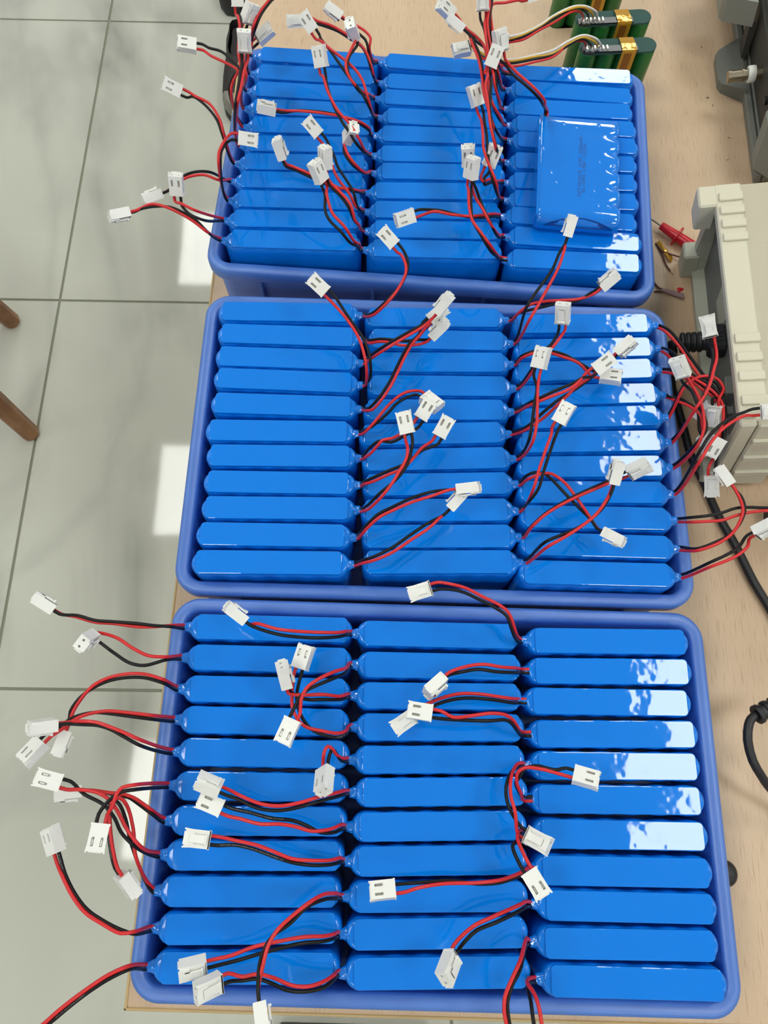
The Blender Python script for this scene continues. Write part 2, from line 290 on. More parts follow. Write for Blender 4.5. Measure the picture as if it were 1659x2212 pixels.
# ------------------------------------------------------------------ battery packs
PACKS = {
 'CL1': [-116.4,104.0,180.31,-0.5,0],
 'CL2': [-116.1,82.9,180.33,-0.32,0],
 'CL3': [-116.2,61.9,180.5,0.36,0],
 'CL4': [-116.0,41.6,180.5,0.1,0],
 'CL5': [-114.9,21.1,180.65,-0.49,0],
 'CL6': [-114.8,0.3,180.81,-0.08,0],
 'CL7': [-114.7,-20.5,181.25,-0.03,0],
 'CL8': [-115.6,-40.8,181.31,-0.41,0],
 'CL9': [-116.6,-61.5,181.28,0.28,0],
 'CL10': [-115.4,-81.9,181.89,-0.46,0],
 'CL11': [-115.6,-103.3,181.23,-0.13,0],
 'CM1': [0.2,103.0,180.34,0.02,0],
 'CM2': [1.2,81.6,180.51,-0.08,0],
 'CM3': [1.0,61.4,181.17,0.1,0],
 'CM4': [2.0,41.0,181.31,0.29,0],
 'CM5': [1.7,20.5,181.78,0.55,0],
 'CM6': [3.0,0.5,182.06,-0.26,0],
 'CM7': [1.7,-20.3,182.17,0.18,0],
 'CM8': [1.6,-40.5,182.2,0.24,0],
 'CM9': [1.1,-61.3,181.78,-0.25,0],
 'CM10': [0.4,-81.6,182.22,-0.6,0],
 'CM11': [1.2,-102.9,182.03,0.57,0],
 'CR1': [118.9,102.1,181.01,-1.1,0],
 'CR2': [118.6,81.4,181.13,-2.29,-1.5],
 'CR3': [116.2,60.8,180.73,-1.7,-1.0],
 'CR4': [118.4,39.9,181.4,-0.96,-2.0],
 'CR5': [118.4,19.6,181.14,-1.01,0.1],
 'CR6': [117.8,-1.3,180.95,-0.86,-2.2],
 'CR7': [118.6,-22.4,180.62,-1.23,-0.4],
 'CR8': [118.6,-43.9,180.77,-2.3,-1.5],
 'CR9': [119.7,-64.0,180.26,-2.66,0],
 'CR10': [118.2,-84.7,180.54,-2.4,0],
 'CR11': [121.0,-105.3,180.07,-1.72,0],
 'BL1': [-123.6,360.2,1.16,0.52,0],
 'BL2': [-122.0,338.7,-0.01,-0.35,0],
 'BL3': [-121.7,317.8,-0.31,0.16,0],
 'BL4': [-121.2,298.2,-0.46,-0.24,0],
 'BL5': [-121.2,277.0,0.0,0.29,0],
 'BL6': [-122.9,254.9,1.14,0.27,0],
 'BL7': [-120.2,234.4,1.32,-0.34,0],
 'BL8': [-120.0,212.9,0.97,0.4,0],
 'BL9': [-119.5,192.8,1.28,0.19,0],
 'BL10': [-121.2,172.1,0.83,0.22,0],
 'BL11': [-122.2,151.3,1.21,0.38,0],
 'BM1': [-5.1,359.3,1.77,-0.09,0],
 'BM2': [-2.2,338.9,0.68,0.31,0],
 'BM3': [-2.1,318.5,1.91,0.45,0],
 'BM4': [-1.0,297.7,1.43,-0.48,0],
 'BM5': [-3.3,276.9,1.9,0.42,0],
 'BM6': [-5.8,256.5,3.27,-0.13,0],
 'BM7': [-2.8,235.7,3.23,-0.02,0],
 'BM8': [-1.7,215.5,2.74,-0.42,0],
 'BM9': [-2.1,195.0,2.28,0.24,0],
 'BM10': [-0.7,174.9,2.05,-0.25,0],
 'BM11': [0.2,155.5,2.01,0.45,0],
 'BR1': [114.3,358.1,1.16,-0.01,-2.1],
 'BR2': [114.9,335.7,2.32,0.13,-1.5],
 'BR3': [113.9,315.6,3.09,0.45,-1.6],
 'BR4': [114.8,294.4,2.14,0.96,-2.1],
 'BR5': [114.8,274.8,2.44,1.15,-2.3],
 'BR6': [115.3,254.2,2.05,1.64,-1.8],
 'BR7': [114.4,233.6,1.85,2.42,-1.4],
 'BR8': [114.3,212.9,1.7,1.13,0],
 'BR9': [114.9,192.9,0.72,0.03,0],
 'BR10': [114.4,171.6,0.14,0.21,0],
 'BR11': [113.0,150.5,0.29,-0.15,0],
 'AL1': [-114.7,634.6,177.71,0.42,0],
 'AL2': [-115.0,613.5,178.27,-0.4,0],
 'AL3': [-116.1,593.1,178.53,0.56,0],
 'AL4': [-116.5,573.1,179.32,0.15,0],
 'AL5': [-115.5,553.1,180.25,0.13,0],
 'AL6': [-116.7,532.6,181.25,0.56,0],
 'AL7': [-119.3,512.2,180.94,0.34,0],
 'AL8': [-120.5,492.6,180.87,0.35,0],
 'AL9': [-121.3,471.6,180.13,-0.54,0],
 'AL10': [-122.6,451.5,180.94,-0.16,0],
 'AL11': [-122.7,430.1,180.02,-0.5,0],
 'AM1': [2.3,630.9,176.91,-0.37,0],
 'AM2': [3.2,607.4,178.23,-0.34,0],
 'AM3': [0.8,588.6,178.22,0.43,0],
 'AM4': [3.9,566.9,178.58,-0.45,0],
 'AM5': [0.2,547.5,179.94,-0.24,0],
 'AM6': [0.1,526.0,181.11,-0.01,0],
 'AM7': [0.6,506.8,180.94,0.42,0],
 'AM8': [-4.3,485.9,181.51,0.56,0],
 'AM9': [-4.0,465.5,181.08,0.25,0],
 'AM10': [-3.3,445.3,180.94,-0.34,0],
 'AM11': [-4.2,425.7,180.67,0.05,0],
 'AR1': [121.2,623.6,177.81,0.4,-1.3],
 'AR2': [119.5,602.6,176.89,-2.12,0],
 'AR3': [117.9,582.4,178.96,-2.11,0],
 'AR4': [119.7,562.6,178.16,-1.57,0],
 'AR5': [119.8,544.0,177.35,0.04,0],
 'AR6': [117.0,521.9,179.53,0.08,0],
 'AR7': [115.7,500.8,180.5,0.08,0],
 'AR8': [115.3,481.0,179.79,0.01,0],
 'AR9': [112.1,461.3,177.68,0.03,0],
 'AR10': [114.3,440.4,177.54,-3.25,-0.6],
 'AR11': [112.4,418.5,178.35,-3.2,-1.2],
}
WIRES = {
 'CL1': {"conn":[[-261.1,108.5,30.0],[0.343,-0.254,0.904],[-0.783,0.455,0.425],[-0.52,-0.853,-0.043]],"r":[[-172.5,105.0,7.2],[-177.5,104.9,8.0],[-182.3,100.5,28.6],[-192.9,98.8,31.2],[-202.5,98.4,31.9],[-218.9,100.0,32.3],[-231.4,100.6,32.0],[-244.2,103.8,31.3],[-258.0,106.9,25.7],[-263.1,109.8,28.5]],"b":[[-172.5,102.4,7.2],[-177.5,102.3,8.0],[-181.8,99.5,30.0],[-192.6,99.5,32.6],[-202.3,100.3,33.4],[-218.6,101.0,33.7],[-231.1,101.6,33.4],[-243.9,104.7,32.6],[-256.4,105.6,30.0],[-261.5,108.6,32.8]]},
 'CL2': {"conn":[[-229.8,89.4,38.0],[-0.596,-0.718,-0.359],[-0.049,-0.413,0.909],[-0.801,0.56,0.211]],"r":[[-172.2,83.9,7.2],[-177.2,83.8,8.0],[-180.2,78.2,38.3],[-190.5,78.3,41.2],[-201.5,83.0,41.6],[-212.2,89.1,40.8],[-228.1,93.2,34.3],[-228.4,90.5,40.2]],"b":[[-172.1,81.3,7.2],[-177.1,81.2,8.0],[-180.4,76.4,36.7],[-192.4,72.1,40.0],[-202.1,73.4,40.2],[-213.5,79.7,39.5],[-230.9,89.7,32.6],[-231.3,87.0,38.5]]},
 'CL3': {"conn":[[-238.4,30.4,34.0],[-0.36,0.041,-0.932],[-0.236,-0.971,0.048],[-0.903,0.237,0.359]],"r":[[-172.3,62.7,7.2],[-177.3,62.7,8.0],[-181.3,64.4,34.4],[-192.7,67.0,36.8],[-204.3,66.6,37.6],[-215.8,63.6,37.7],[-224.6,58.4,37.4],[-230.7,50.4,36.9],[-234.9,42.3,36.2],[-236.3,35.2,36.0],[-237.9,28.9,36.3]],"b":[[-172.2,60.1,7.2],[-177.2,60.1,8.0],[-181.4,62.2,32.9],[-192.8,64.8,35.4],[-204.5,64.4,36.2],[-216.0,61.7,36.3],[-224.9,57.1,36.0],[-232.4,50.8,35.5],[-237.2,42.4,34.8],[-238.0,35.4,31.5],[-239.6,29.1,31.8]]},
 'CL4': {"conn":[[-248.9,23.3,42.0],[-0.792,0.439,-0.424],[-0.556,-0.805,0.205],[-0.252,0.399,0.882]],"r":[[-172.1,42.4,7.2],[-177.1,42.4,8.0],[-183.6,41.0,43.4],[-198.6,42.1,45.3],[-210.1,42.6,45.7],[-217.4,41.5,45.6],[-224.7,39.4,45.4],[-232.0,35.5,45.0],[-237.2,30.7,44.5],[-244.3,26.3,42.0],[-247.9,21.0,43.3]],"b":[[-172.0,39.8,7.2],[-177.0,39.8,8.0],[-183.8,38.8,41.9],[-198.7,40.2,43.9],[-210.3,41.3,44.3],[-217.9,41.6,44.3],[-225.3,40.3,44.1],[-233.1,37.3,43.7],[-239.1,32.4,43.1],[-248.1,28.4,40.0],[-251.7,23.2,41.3]]},
 'CL5': {"conn":[[-237.7,33.1,54.0],[-0.639,0.165,-0.751],[-0.768,-0.184,0.613],[-0.037,0.969,0.244]],"r":[[-171.1,21.8,7.2],[-176.1,21.7,8.0],[-185.6,26.1,56.8],[-194.5,29.6,57.6],[-203.3,32.5,57.7],[-211.0,34.8,57.5],[-220.2,35.4,56.9],[-235.4,34.5,49.1],[-240.4,33.3,53.1]],"b":[[-171.0,19.2,7.2],[-176.0,19.1,8.0],[-185.6,22.9,55.3],[-194.6,27.2,56.1],[-203.5,31.3,56.3],[-211.2,33.2,56.1],[-220.4,33.5,55.5],[-232.3,33.7,52.7],[-237.3,32.5,56.7]]},
 'CL6': {"conn":[[-199.7,-21.6,60.0],[-0.948,0.09,0.304],[-0.067,-0.994,0.083],[0.31,0.058,0.949]],"r":[[-170.9,0.8,7.2],[-175.9,0.8,8.0],[-183.0,-0.1,63.1],[-189.1,-1.6,63.5],[-192.1,-5.7,63.4],[-193.5,-12.1,62.8],[-197.1,-16.8,58.9],[-197.5,-23.3,59.4]],"b":[[-170.9,-1.8,7.2],[-175.9,-1.8,8.0],[-183.0,-2.7,61.6],[-190.0,-4.1,62.1],[-194.5,-7.1,61.9],[-201.7,-16.4,60.3],[-202.1,-22.9,60.9]]},
 'CL7': {"conn":[[-225.1,-5.1,28.0],[-0.335,-0.024,-0.942],[-0.931,-0.143,0.335],[-0.142,0.989,0.025]],"r":[[-170.9,-20.4,7.2],[-175.8,-20.5,8.0],[-181.1,-13.9,29.5],[-191.2,-7.9,31.5],[-199.2,-6.0,31.6],[-207.2,-5.4,31.2],[-219.6,-4.4,28.6],[-225.7,-5.3,30.8]],"b":[[-170.8,-23.0,7.2],[-175.8,-23.1,8.0],[-179.7,-17.2,27.5],[-187.5,-11.9,29.7],[-194.8,-7.8,30.2],[-201.9,-6.9,30.2],[-221.2,-4.5,24.1],[-227.3,-5.4,26.2]]},
 'CL8': {"conn":[[-232.7,-0.6,44.0],[0.21,0.973,-0.097],[-0.91,0.231,0.344],[0.357,0.016,0.934]],"r":[[-171.7,-40.8,7.2],[-176.7,-40.9,8.0],[-180.1,-33.8,45.2],[-188.2,-25.0,47.1],[-195.2,-14.9,47.6],[-202.1,-8.1,47.7],[-209.4,-4.9,47.5],[-220.2,-3.8,46.9],[-228.7,-4.1,42.5],[-234.6,-2.6,44.7]],"b":[[-171.6,-43.4,7.2],[-176.6,-43.5,8.0],[-183.8,-33.9,44.6],[-191.9,-26.7,45.8],[-196.6,-19.2,46.2],[-204.3,-11.9,46.3],[-217.1,-6.2,45.8],[-227.6,0.6,42.0],[-233.6,2.1,44.3]]},
 'CL9': {"conn":[[-192.1,-51.3,34.0],[-0.617,0.062,-0.785],[0.497,-0.742,-0.449],[-0.61,-0.667,0.427]],"r":[[-172.7,-61.4,7.2],[-177.7,-61.5,8.0],[-184.0,-40.1,36.7],[-187.1,-25.6,37.5],[-192.8,-12.3,37.7],[-197.9,-8.0,37.6],[-201.8,-10.7,37.5],[-202.4,-17.6,37.3],[-201.0,-26.7,36.9],[-197.2,-40.3,35.9],[-193.1,-47.7,38.1],[-189.9,-52.6,35.2]],"b":[[-172.6,-64.0,7.2],[-177.6,-64.1,8.0],[-188.2,-32.7,35.9],[-192.8,-20.3,36.3],[-198.5,-11.2,36.3],[-202.4,-9.7,36.2],[-204.0,-17.7,35.9],[-202.7,-26.9,35.5],[-199.0,-40.5,34.5],[-196.1,-47.4,34.4],[-192.8,-52.3,31.4]]},
 'CL10': {"conn":[[-231.0,-39.8,38.0],[0.724,0.278,0.631],[-0.407,0.911,0.066],[-0.556,-0.305,0.773]],"r":[[-171.5,-82.5,7.2],[-176.5,-82.6,8.0],[-179.5,-80.6,37.9],[-186.0,-81.2,40.1],[-197.0,-76.4,41.3],[-207.7,-70.7,41.7],[-216.6,-62.2,41.5],[-224.6,-51.7,40.7],[-230.7,-45.0,36.2],[-233.3,-39.1,36.6]],"b":[[-171.4,-85.1,7.2],[-176.4,-85.2,8.0],[-179.8,-81.9,36.3],[-186.6,-79.7,38.7],[-197.7,-74.8,40.0],[-207.3,-69.4,40.3],[-215.7,-61.4,40.1],[-223.3,-51.3,39.4],[-227.2,-43.7,39.2],[-229.8,-37.8,39.6]]},
 'CL11': {"conn":[[-232.3,-137.8,42.0],[-0.684,0.728,0.047],[-0.644,-0.633,0.43],[0.343,0.264,0.902]],"r":[[-171.7,-103.2,7.2],[-176.7,-103.3,8.0],[-179.6,-97.5,42.1],[-188.7,-101.3,44.7],[-198.0,-107.3,45.5],[-207.2,-114.0,45.7],[-214.8,-120.2,45.4],[-220.9,-125.8,44.9],[-230.7,-132.9,40.0],[-234.9,-137.0,42.8]],"b":[[-171.7,-105.8,7.2],[-176.7,-105.9,8.0],[-179.8,-99.6,40.7],[-188.8,-103.7,43.4],[-198.1,-109.6,44.2],[-207.3,-116.6,44.3],[-214.6,-122.8,44.0],[-219.4,-127.0,43.6],[-227.4,-136.4,39.7],[-231.6,-140.5,42.5]]},
 'CM1': {"conn":[[-131.4,103.7,38.0],[0.379,-0.323,0.867],[-0.728,0.475,0.495],[-0.572,-0.819,-0.056]],"r":[[-55.9,104.0,7.2],[-60.9,104.0,8.0],[-64.9,100.5,26.2],[-68.1,99.0,30.4],[-79.2,97.3,37.9],[-98.2,97.1,41.2],[-109.8,98.3,41.0],[-121.7,101.5,40.0],[-128.7,102.1,33.4],[-133.4,105.2,36.7]],"b":[[-55.9,101.4,7.2],[-60.9,101.4,8.0],[-64.9,98.3,24.7],[-68.1,96.5,28.9],[-82.8,93.6,37.7],[-98.1,93.7,39.8],[-109.8,95.2,39.6],[-126.8,100.6,37.6],[-131.6,103.7,40.8]]},
 'CM2': {"conn":[[-92.7,40.1,58.0],[-0.926,0.373,-0.055],[-0.372,-0.928,-0.024],[-0.06,-0.001,0.998]],"r":[[-54.9,82.4,7.2],[-59.9,82.4,8.0],[-63.2,74.0,40.4],[-69.4,70.3,51.1],[-79.6,63.9,58.7],[-85.8,58.3,60.3],[-88.4,51.2,60.4],[-88.6,43.8,58.2],[-91.1,37.8,58.1]],"b":[[-54.8,79.8,7.2],[-59.8,79.8,8.0],[-63.2,71.1,39.6],[-69.3,66.4,50.4],[-80.9,60.1,57.8],[-87.2,56.1,58.9],[-93.1,45.6,58.0],[-95.5,39.6,57.8]]},
 'CM3': {"conn":[[-99.8,62.0,46.0],[0.264,-0.63,0.73],[-0.179,0.712,0.679],[-0.948,-0.31,0.075]],"r":[[-55.2,61.5,7.2],[-60.2,61.4,8.0],[-62.9,58.4,29.1],[-66.0,56.9,34.8],[-76.5,56.7,44.9],[-87.3,55.8,48.0],[-98.2,56.9,44.4],[-99.4,61.5,48.8]],"b":[[-55.1,58.9,7.2],[-60.1,58.8,8.0],[-62.9,56.5,27.4],[-65.9,55.0,33.2],[-76.6,53.7,43.4],[-87.3,53.4,46.6],[-99.5,59.9,40.9],[-100.7,64.6,45.3]]},
 'CM4': {"conn":[[-92.7,73.4,38.0],[0.934,-0.284,0.217],[0.269,0.958,0.098],[-0.236,-0.034,0.971]],"r":[[-54.1,41.0,7.2],[-59.1,40.9,8.0],[-62.0,35.6,27.2],[-66.5,34.0,32.4],[-75.8,34.9,38.0],[-86.8,37.2,40.6],[-92.2,42.1,41.1],[-95.6,49.1,41.1],[-96.1,56.3,40.7],[-96.3,69.3,37.0],[-94.6,75.5,37.6]],"b":[[-54.1,38.4,7.2],[-59.1,38.3,8.0],[-61.9,33.4,25.6],[-66.4,31.5,30.9],[-75.7,32.7,36.6],[-83.2,36.0,38.8],[-89.1,42.9,39.7],[-91.9,48.8,39.7],[-93.3,56.5,39.3],[-91.8,67.9,38.0],[-90.1,74.2,38.7]]},
 'CM5': {"conn":[[-72.8,11.9,40.0],[-0.683,-0.416,-0.601],[0.002,-0.823,0.568],[-0.73,0.387,0.563]],"r":[[-54.4,20.1,7.2],[-59.4,19.9,8.0],[-61.1,19.2,23.8],[-63.9,19.3,28.8],[-67.0,21.6,33.9],[-69.3,24.5,37.2],[-71.9,25.7,38.9],[-73.8,22.3,40.3],[-74.5,15.0,35.7],[-74.5,9.7,39.4]],"b":[[-54.4,17.5,7.2],[-59.4,17.3,8.0],[-61.0,17.2,22.4],[-63.3,17.6,26.7],[-66.1,20.8,32.4],[-69.0,24.2,36.2],[-71.2,17.0,38.6],[-71.2,11.7,42.3]]},
 'CM6': {"conn":[[-135.9,-1.4,42.0],[-0.109,-0.65,0.752],[-0.923,0.346,0.166],[-0.368,-0.676,-0.638]],"r":[[-53.1,-0.2,7.2],[-58.1,-0.4,8.0],[-61.3,-0.4,26.8],[-65.0,-1.5,32.7],[-76.2,-4.3,41.5],[-87.5,-7.8,44.5],[-99.0,-9.8,45.3],[-110.6,-8.8,45.0],[-122.8,-4.7,44.0],[-131.0,-1.6,39.4],[-137.0,0.7,40.4]],"b":[[-53.0,-2.8,7.2],[-58.0,-3.0,8.0],[-61.2,-2.8,25.4],[-65.0,-3.9,31.2],[-76.2,-6.9,40.0],[-87.4,-10.3,43.1],[-99.0,-12.4,43.9],[-112.2,-11.4,43.6],[-125.2,-6.4,42.6],[-131.6,-4.7,43.0],[-137.6,-2.4,44.1]]},
 'CM7': {"conn":[[-134.8,-12.6,38.0],[0.338,0.936,-0.1],[-0.924,0.351,0.154],[0.18,0.04,0.983]],"r":[[-54.4,-21.2,7.2],[-59.4,-21.4,8.0],[-62.2,-20.5,24.2],[-68.0,-22.6,32.0],[-79.1,-23.7,38.5],[-88.5,-21.4,40.6],[-98.7,-20.1,41.3],[-110.2,-20.4,41.0],[-122.3,-17.9,40.1],[-131.0,-16.6,37.5],[-137.0,-14.3,38.5]],"b":[[-54.3,-23.8,7.2],[-59.3,-24.0,8.0],[-62.1,-23.3,22.8],[-65.8,-24.7,28.4],[-74.0,-24.5,34.9],[-82.6,-20.6,38.2],[-91.2,-17.9,39.5],[-102.9,-17.2,39.7],[-117.2,-14.2,38.7],[-129.4,-12.1,37.0],[-135.4,-9.8,38.0]]},
 'CM8': {"conn":[[-140.0,-30.5,38.0],[-0.074,-0.993,0.09],[-0.979,0.09,0.182],[-0.189,-0.075,-0.979]],"r":[[-54.5,-41.4,7.2],[-59.5,-41.6,8.0],[-61.9,-39.4,23.7],[-67.2,-40.2,30.9],[-78.2,-40.0,37.9],[-89.7,-39.1,40.6],[-99.8,-35.8,41.3],[-110.9,-32.3,41.1],[-125.1,-29.9,40.1],[-135.0,-28.5,36.9],[-141.3,-27.9,38.1]],"b":[[-54.4,-44.0,7.2],[-59.4,-44.2,8.0],[-61.8,-42.1,22.2],[-67.1,-42.8,29.4],[-78.2,-42.7,36.5],[-89.7,-41.2,39.2],[-101.3,-38.1,39.9],[-113.1,-34.5,39.6],[-125.1,-32.6,38.7],[-135.3,-33.3,37.3],[-141.7,-32.7,38.5]]},
 'CM9': {"conn":[[-100.9,-108.6,60.0],[-0.116,-0.235,-0.965],[0.242,-0.949,0.201],[-0.963,-0.21,0.167]],"r":[[-55.0,-61.8,7.2],[-60.0,-61.9,8.0],[-63.2,-57.5,37.3],[-69.2,-56.6,49.3],[-75.9,-59.3,57.1],[-85.7,-66.3,62.0],[-93.8,-73.9,63.2],[-98.0,-81.7,63.2],[-99.9,-90.4,62.8],[-102.4,-104.4,56.7],[-100.8,-110.6,58.0]],"b":[[-55.0,-64.4,7.2],[-60.0,-64.5,8.0],[-63.2,-60.4,35.7],[-69.1,-59.5,47.8],[-78.3,-62.4,57.2],[-87.1,-70.5,61.0],[-95.6,-76.3,61.8],[-99.8,-82.7,61.8],[-102.0,-90.7,61.4],[-101.8,-103.3,61.3],[-100.2,-109.5,62.6]]},
 'CM10': {"conn":[[-135.7,-96.7,36.0],[0.042,-0.82,-0.571],[-0.955,-0.2,0.217],[-0.292,0.537,-0.792]],"r":[[-55.7,-82.4,7.2],[-60.7,-82.6,8.0],[-63.8,-81.3,24.0],[-68.2,-81.4,29.4],[-80.5,-81.0,36.6],[-96.9,-83.6,39.2],[-109.2,-86.5,39.1],[-121.7,-91.3,38.0],[-131.0,-93.7,36.3],[-137.2,-95.0,37.7]],"b":[[-55.6,-85.0,7.2],[-60.6,-85.2,8.0],[-63.7,-84.0,22.5],[-69.7,-84.3,29.3],[-82.0,-84.5,35.6],[-100.8,-88.7,38.0],[-117.3,-93.6,37.5],[-130.8,-97.7,33.5],[-137.0,-99.0,35.0]]},
 'CM11': {"conn":[[-126.2,-104.0,40.0],[0.134,-0.945,-0.298],[-0.786,-0.284,0.549],[-0.604,0.161,-0.781]],"r":[[-54.9,-103.5,7.2],[-59.9,-103.7,8.0],[-62.6,-102.3,26.6],[-68.3,-104.0,34.7],[-76.2,-105.3,39.8],[-85.1,-104.5,42.2],[-95.1,-101.0,43.1],[-105.1,-99.2,42.8],[-113.4,-100.9,42.1],[-122.6,-100.3,38.0],[-127.7,-102.1,41.5]],"b":[[-54.8,-106.1,7.2],[-59.8,-106.3,8.0],[-62.6,-105.0,25.1],[-68.2,-107.2,33.4],[-78.6,-108.0,39.3],[-88.3,-107.0,41.3],[-96.7,-103.9,41.7],[-105.1,-101.9,41.4],[-113.4,-103.1,40.7],[-121.9,-104.8,36.5],[-127.1,-106.7,40.1]]},
 'CR1': {"conn":[[-7.9,129.5,38.0],[0.326,-0.924,-0.201],[-0.943,-0.303,-0.14],[0.068,0.235,-0.97]],"r":[[62.8,102.4,7.2],[57.8,102.3,8.0],[50.2,103.4,27.9],[47.1,109.0,34.4],[43.8,114.7,37.9],[37.1,119.1,40.0],[27.1,123.5,41.2],[14.8,129.5,41.2],[2.5,132.4,40.4],[-3.9,133.2,39.2],[-10.1,131.3,38.3]],"b":[[62.8,99.8,7.2],[57.9,99.7,8.0],[49.4,100.4,26.9],[46.0,105.8,33.1],[42.7,112.4,36.9],[35.6,116.8,38.9],[24.8,121.9,39.9],[11.6,127.5,39.6],[-2.4,128.8,38.2],[-8.5,126.8,37.3]]},
 'CR2': {"conn":[[0.4,69.7,38.0],[-0.066,-0.296,-0.953],[-0.714,-0.653,0.253],[-0.697,0.697,-0.168]],"r":[[62.5,81.6,7.2],[57.5,81.5,8.0],[49.9,79.6,25.9],[39.5,78.6,35.0],[26.7,79.4,39.8],[16.2,77.8,40.6],[4.1,73.6,39.0],[-0.5,69.4,40.7]],"b":[[62.5,79.0,7.2],[57.5,78.9,8.0],[48.9,76.5,26.0],[35.2,75.4,35.9],[22.8,76.2,39.0],[13.2,74.3,39.1],[3.8,72.2,34.4],[-0.8,68.0,36.1]]},
 'CR3': {"conn":[[-18.0,46.5,30.0],[0.577,-0.816,-0.033],[-0.815,-0.573,-0.084],[0.049,0.075,-0.996]],"r":[[60.1,61.4,7.2],[55.1,61.4,8.0],[47.5,60.0,22.1],[35.9,60.4,29.3],[23.4,61.3,32.5],[11.3,60.9,33.2],[1.0,58.3,32.8],[-6.9,55.1,32.0],[-15.4,51.3,30.5],[-20.7,47.6,30.0]],"b":[[60.1,58.8,7.2],[55.1,58.8,8.0],[47.7,57.4,20.9],[31.7,58.3,29.4],[15.4,58.4,31.7],[3.5,56.2,31.5],[-5.5,52.6,30.6],[-12.6,47.4,30.3],[-17.9,43.7,29.8]]},
 'CR4': {"conn":[[-7.4,46.7,50.0],[0.133,0.991,0.001],[-0.989,0.133,-0.062],[-0.061,0.008,0.998]],"r":[[62.3,39.9,7.2],[57.3,39.7,8.0],[49.0,41.0,32.9],[44.7,44.7,40.9],[38.3,47.5,46.9],[28.4,47.7,51.2],[16.8,45.8,52.6],[5.4,44.7,52.0],[-2.1,48.4,50.3],[-8.5,49.3,49.9]],"b":[[62.4,37.3,7.2],[57.4,37.1,8.0],[48.2,39.0,33.2],[43.9,42.5,40.5],[39.4,44.4,44.6],[28.5,43.3,49.6],[13.1,43.1,51.3],[-2.7,43.7,50.3],[-9.2,44.5,49.9]]},
 'CR5': {"conn":[[51.1,-22.2,42.0],[0.458,0.889,-0.016],[0.74,-0.371,0.561],[0.493,-0.269,-0.828]],"r":[[62.3,19.7,7.2],[57.3,19.6,8.0],[52.8,19.6,23.2],[48.0,18.2,29.9],[42.5,9.5,39.4],[41.5,-0.2,43.4],[43.6,-8.8,44.6],[46.3,-22.5,39.2],[51.1,-24.9,42.9]],"b":[[62.4,17.1,7.2],[57.4,17.0,8.0],[52.9,17.6,22.4],[45.1,14.8,32.5],[40.4,8.3,38.7],[38.8,1.6,41.6],[40.4,-7.1,43.0],[48.5,-18.2,39.2],[53.3,-20.6,42.8]]},
 'CR6': {"conn":[[81.0,13.5,42.0],[-0.307,-0.914,0.266],[0.941,-0.248,0.232],[-0.146,0.321,0.936]],"r":[[61.7,-3.5,7.2],[56.7,-3.6,8.0],[50.1,1.7,30.0],[46.4,7.7,37.3],[46.5,13.4,41.1],[50.8,16.4,43.1],[59.9,15.9,44.4],[75.5,12.6,41.5],[81.6,10.9,43.0]],"b":[[61.7,-0.9,7.2],[56.7,-1.0,8.0],[49.0,2.7,28.2],[46.3,7.6,34.5],[48.0,10.4,37.5],[50.6,15.4,40.7],[57.2,17.7,42.5],[69.5,15.6,42.5],[77.0,16.9,40.2],[83.1,15.3,41.7]]},
 'CR7': {"conn":[[49.0,-40.8,54.0],[-0.836,-0.539,-0.105],[0.516,-0.837,0.182],[-0.186,0.098,0.978]],"r":[[62.5,-21.7,7.2],[57.5,-21.8,8.0],[49.0,-19.9,33.9],[46.4,-20.7,38.5],[44.6,-24.4,45.3],[48.4,-35.3,53.3],[51.8,-40.8,54.5]],"b":[[62.5,-24.3,7.2],[57.5,-24.4,8.0],[49.9,-21.6,31.8],[44.4,-25.6,42.9],[41.1,-28.2,47.3],[44.4,-37.9,52.8],[47.8,-43.3,54.0]]},
 'CR8': {"conn":[[-27.5,-54.5,34.0],[-0.115,0.948,-0.296],[-0.992,-0.125,-0.015],[-0.051,0.292,0.955]],"r":[[62.5,-43.3,7.2],[57.5,-43.4,8.0],[54.5,-43.0,18.9],[48.9,-44.8,25.5],[36.4,-47.9,33.5],[20.7,-49.6,36.9],[0.8,-50.6,37.3],[-14.1,-53.4,36.2],[-22.3,-56.2,34.8],[-28.7,-57.0,34.7]],"b":[[62.5,-45.9,7.2],[57.5,-46.0,8.0],[54.7,-44.5,17.5],[48.0,-46.7,25.3],[34.3,-49.7,33.0],[20.9,-50.3,35.5],[5.9,-48.9,35.9],[-9.0,-50.3,34.9],[-22.8,-51.6,33.4],[-29.3,-52.4,33.3]]},
 'CR9': {"conn":[[5.8,-87.1,44.0],[0.509,-0.735,-0.448],[-0.39,-0.661,0.641],[-0.768,-0.151,-0.623]],"r":[[63.6,-63.0,7.2],[58.6,-63.0,8.0],[51.5,-60.3,27.5],[45.8,-61.4,34.8],[29.2,-66.2,45.2],[17.3,-71.3,46.7],[6.6,-82.0,41.9],[4.0,-86.3,46.0]],"b":[[63.6,-65.6,7.2],[58.6,-65.6,8.0],[51.6,-63.5,26.5],[45.9,-64.8,33.8],[31.4,-69.3,43.4],[19.4,-73.7,45.1],[13.7,-78.6,44.7],[9.0,-85.6,39.7],[6.5,-89.9,43.9]]},
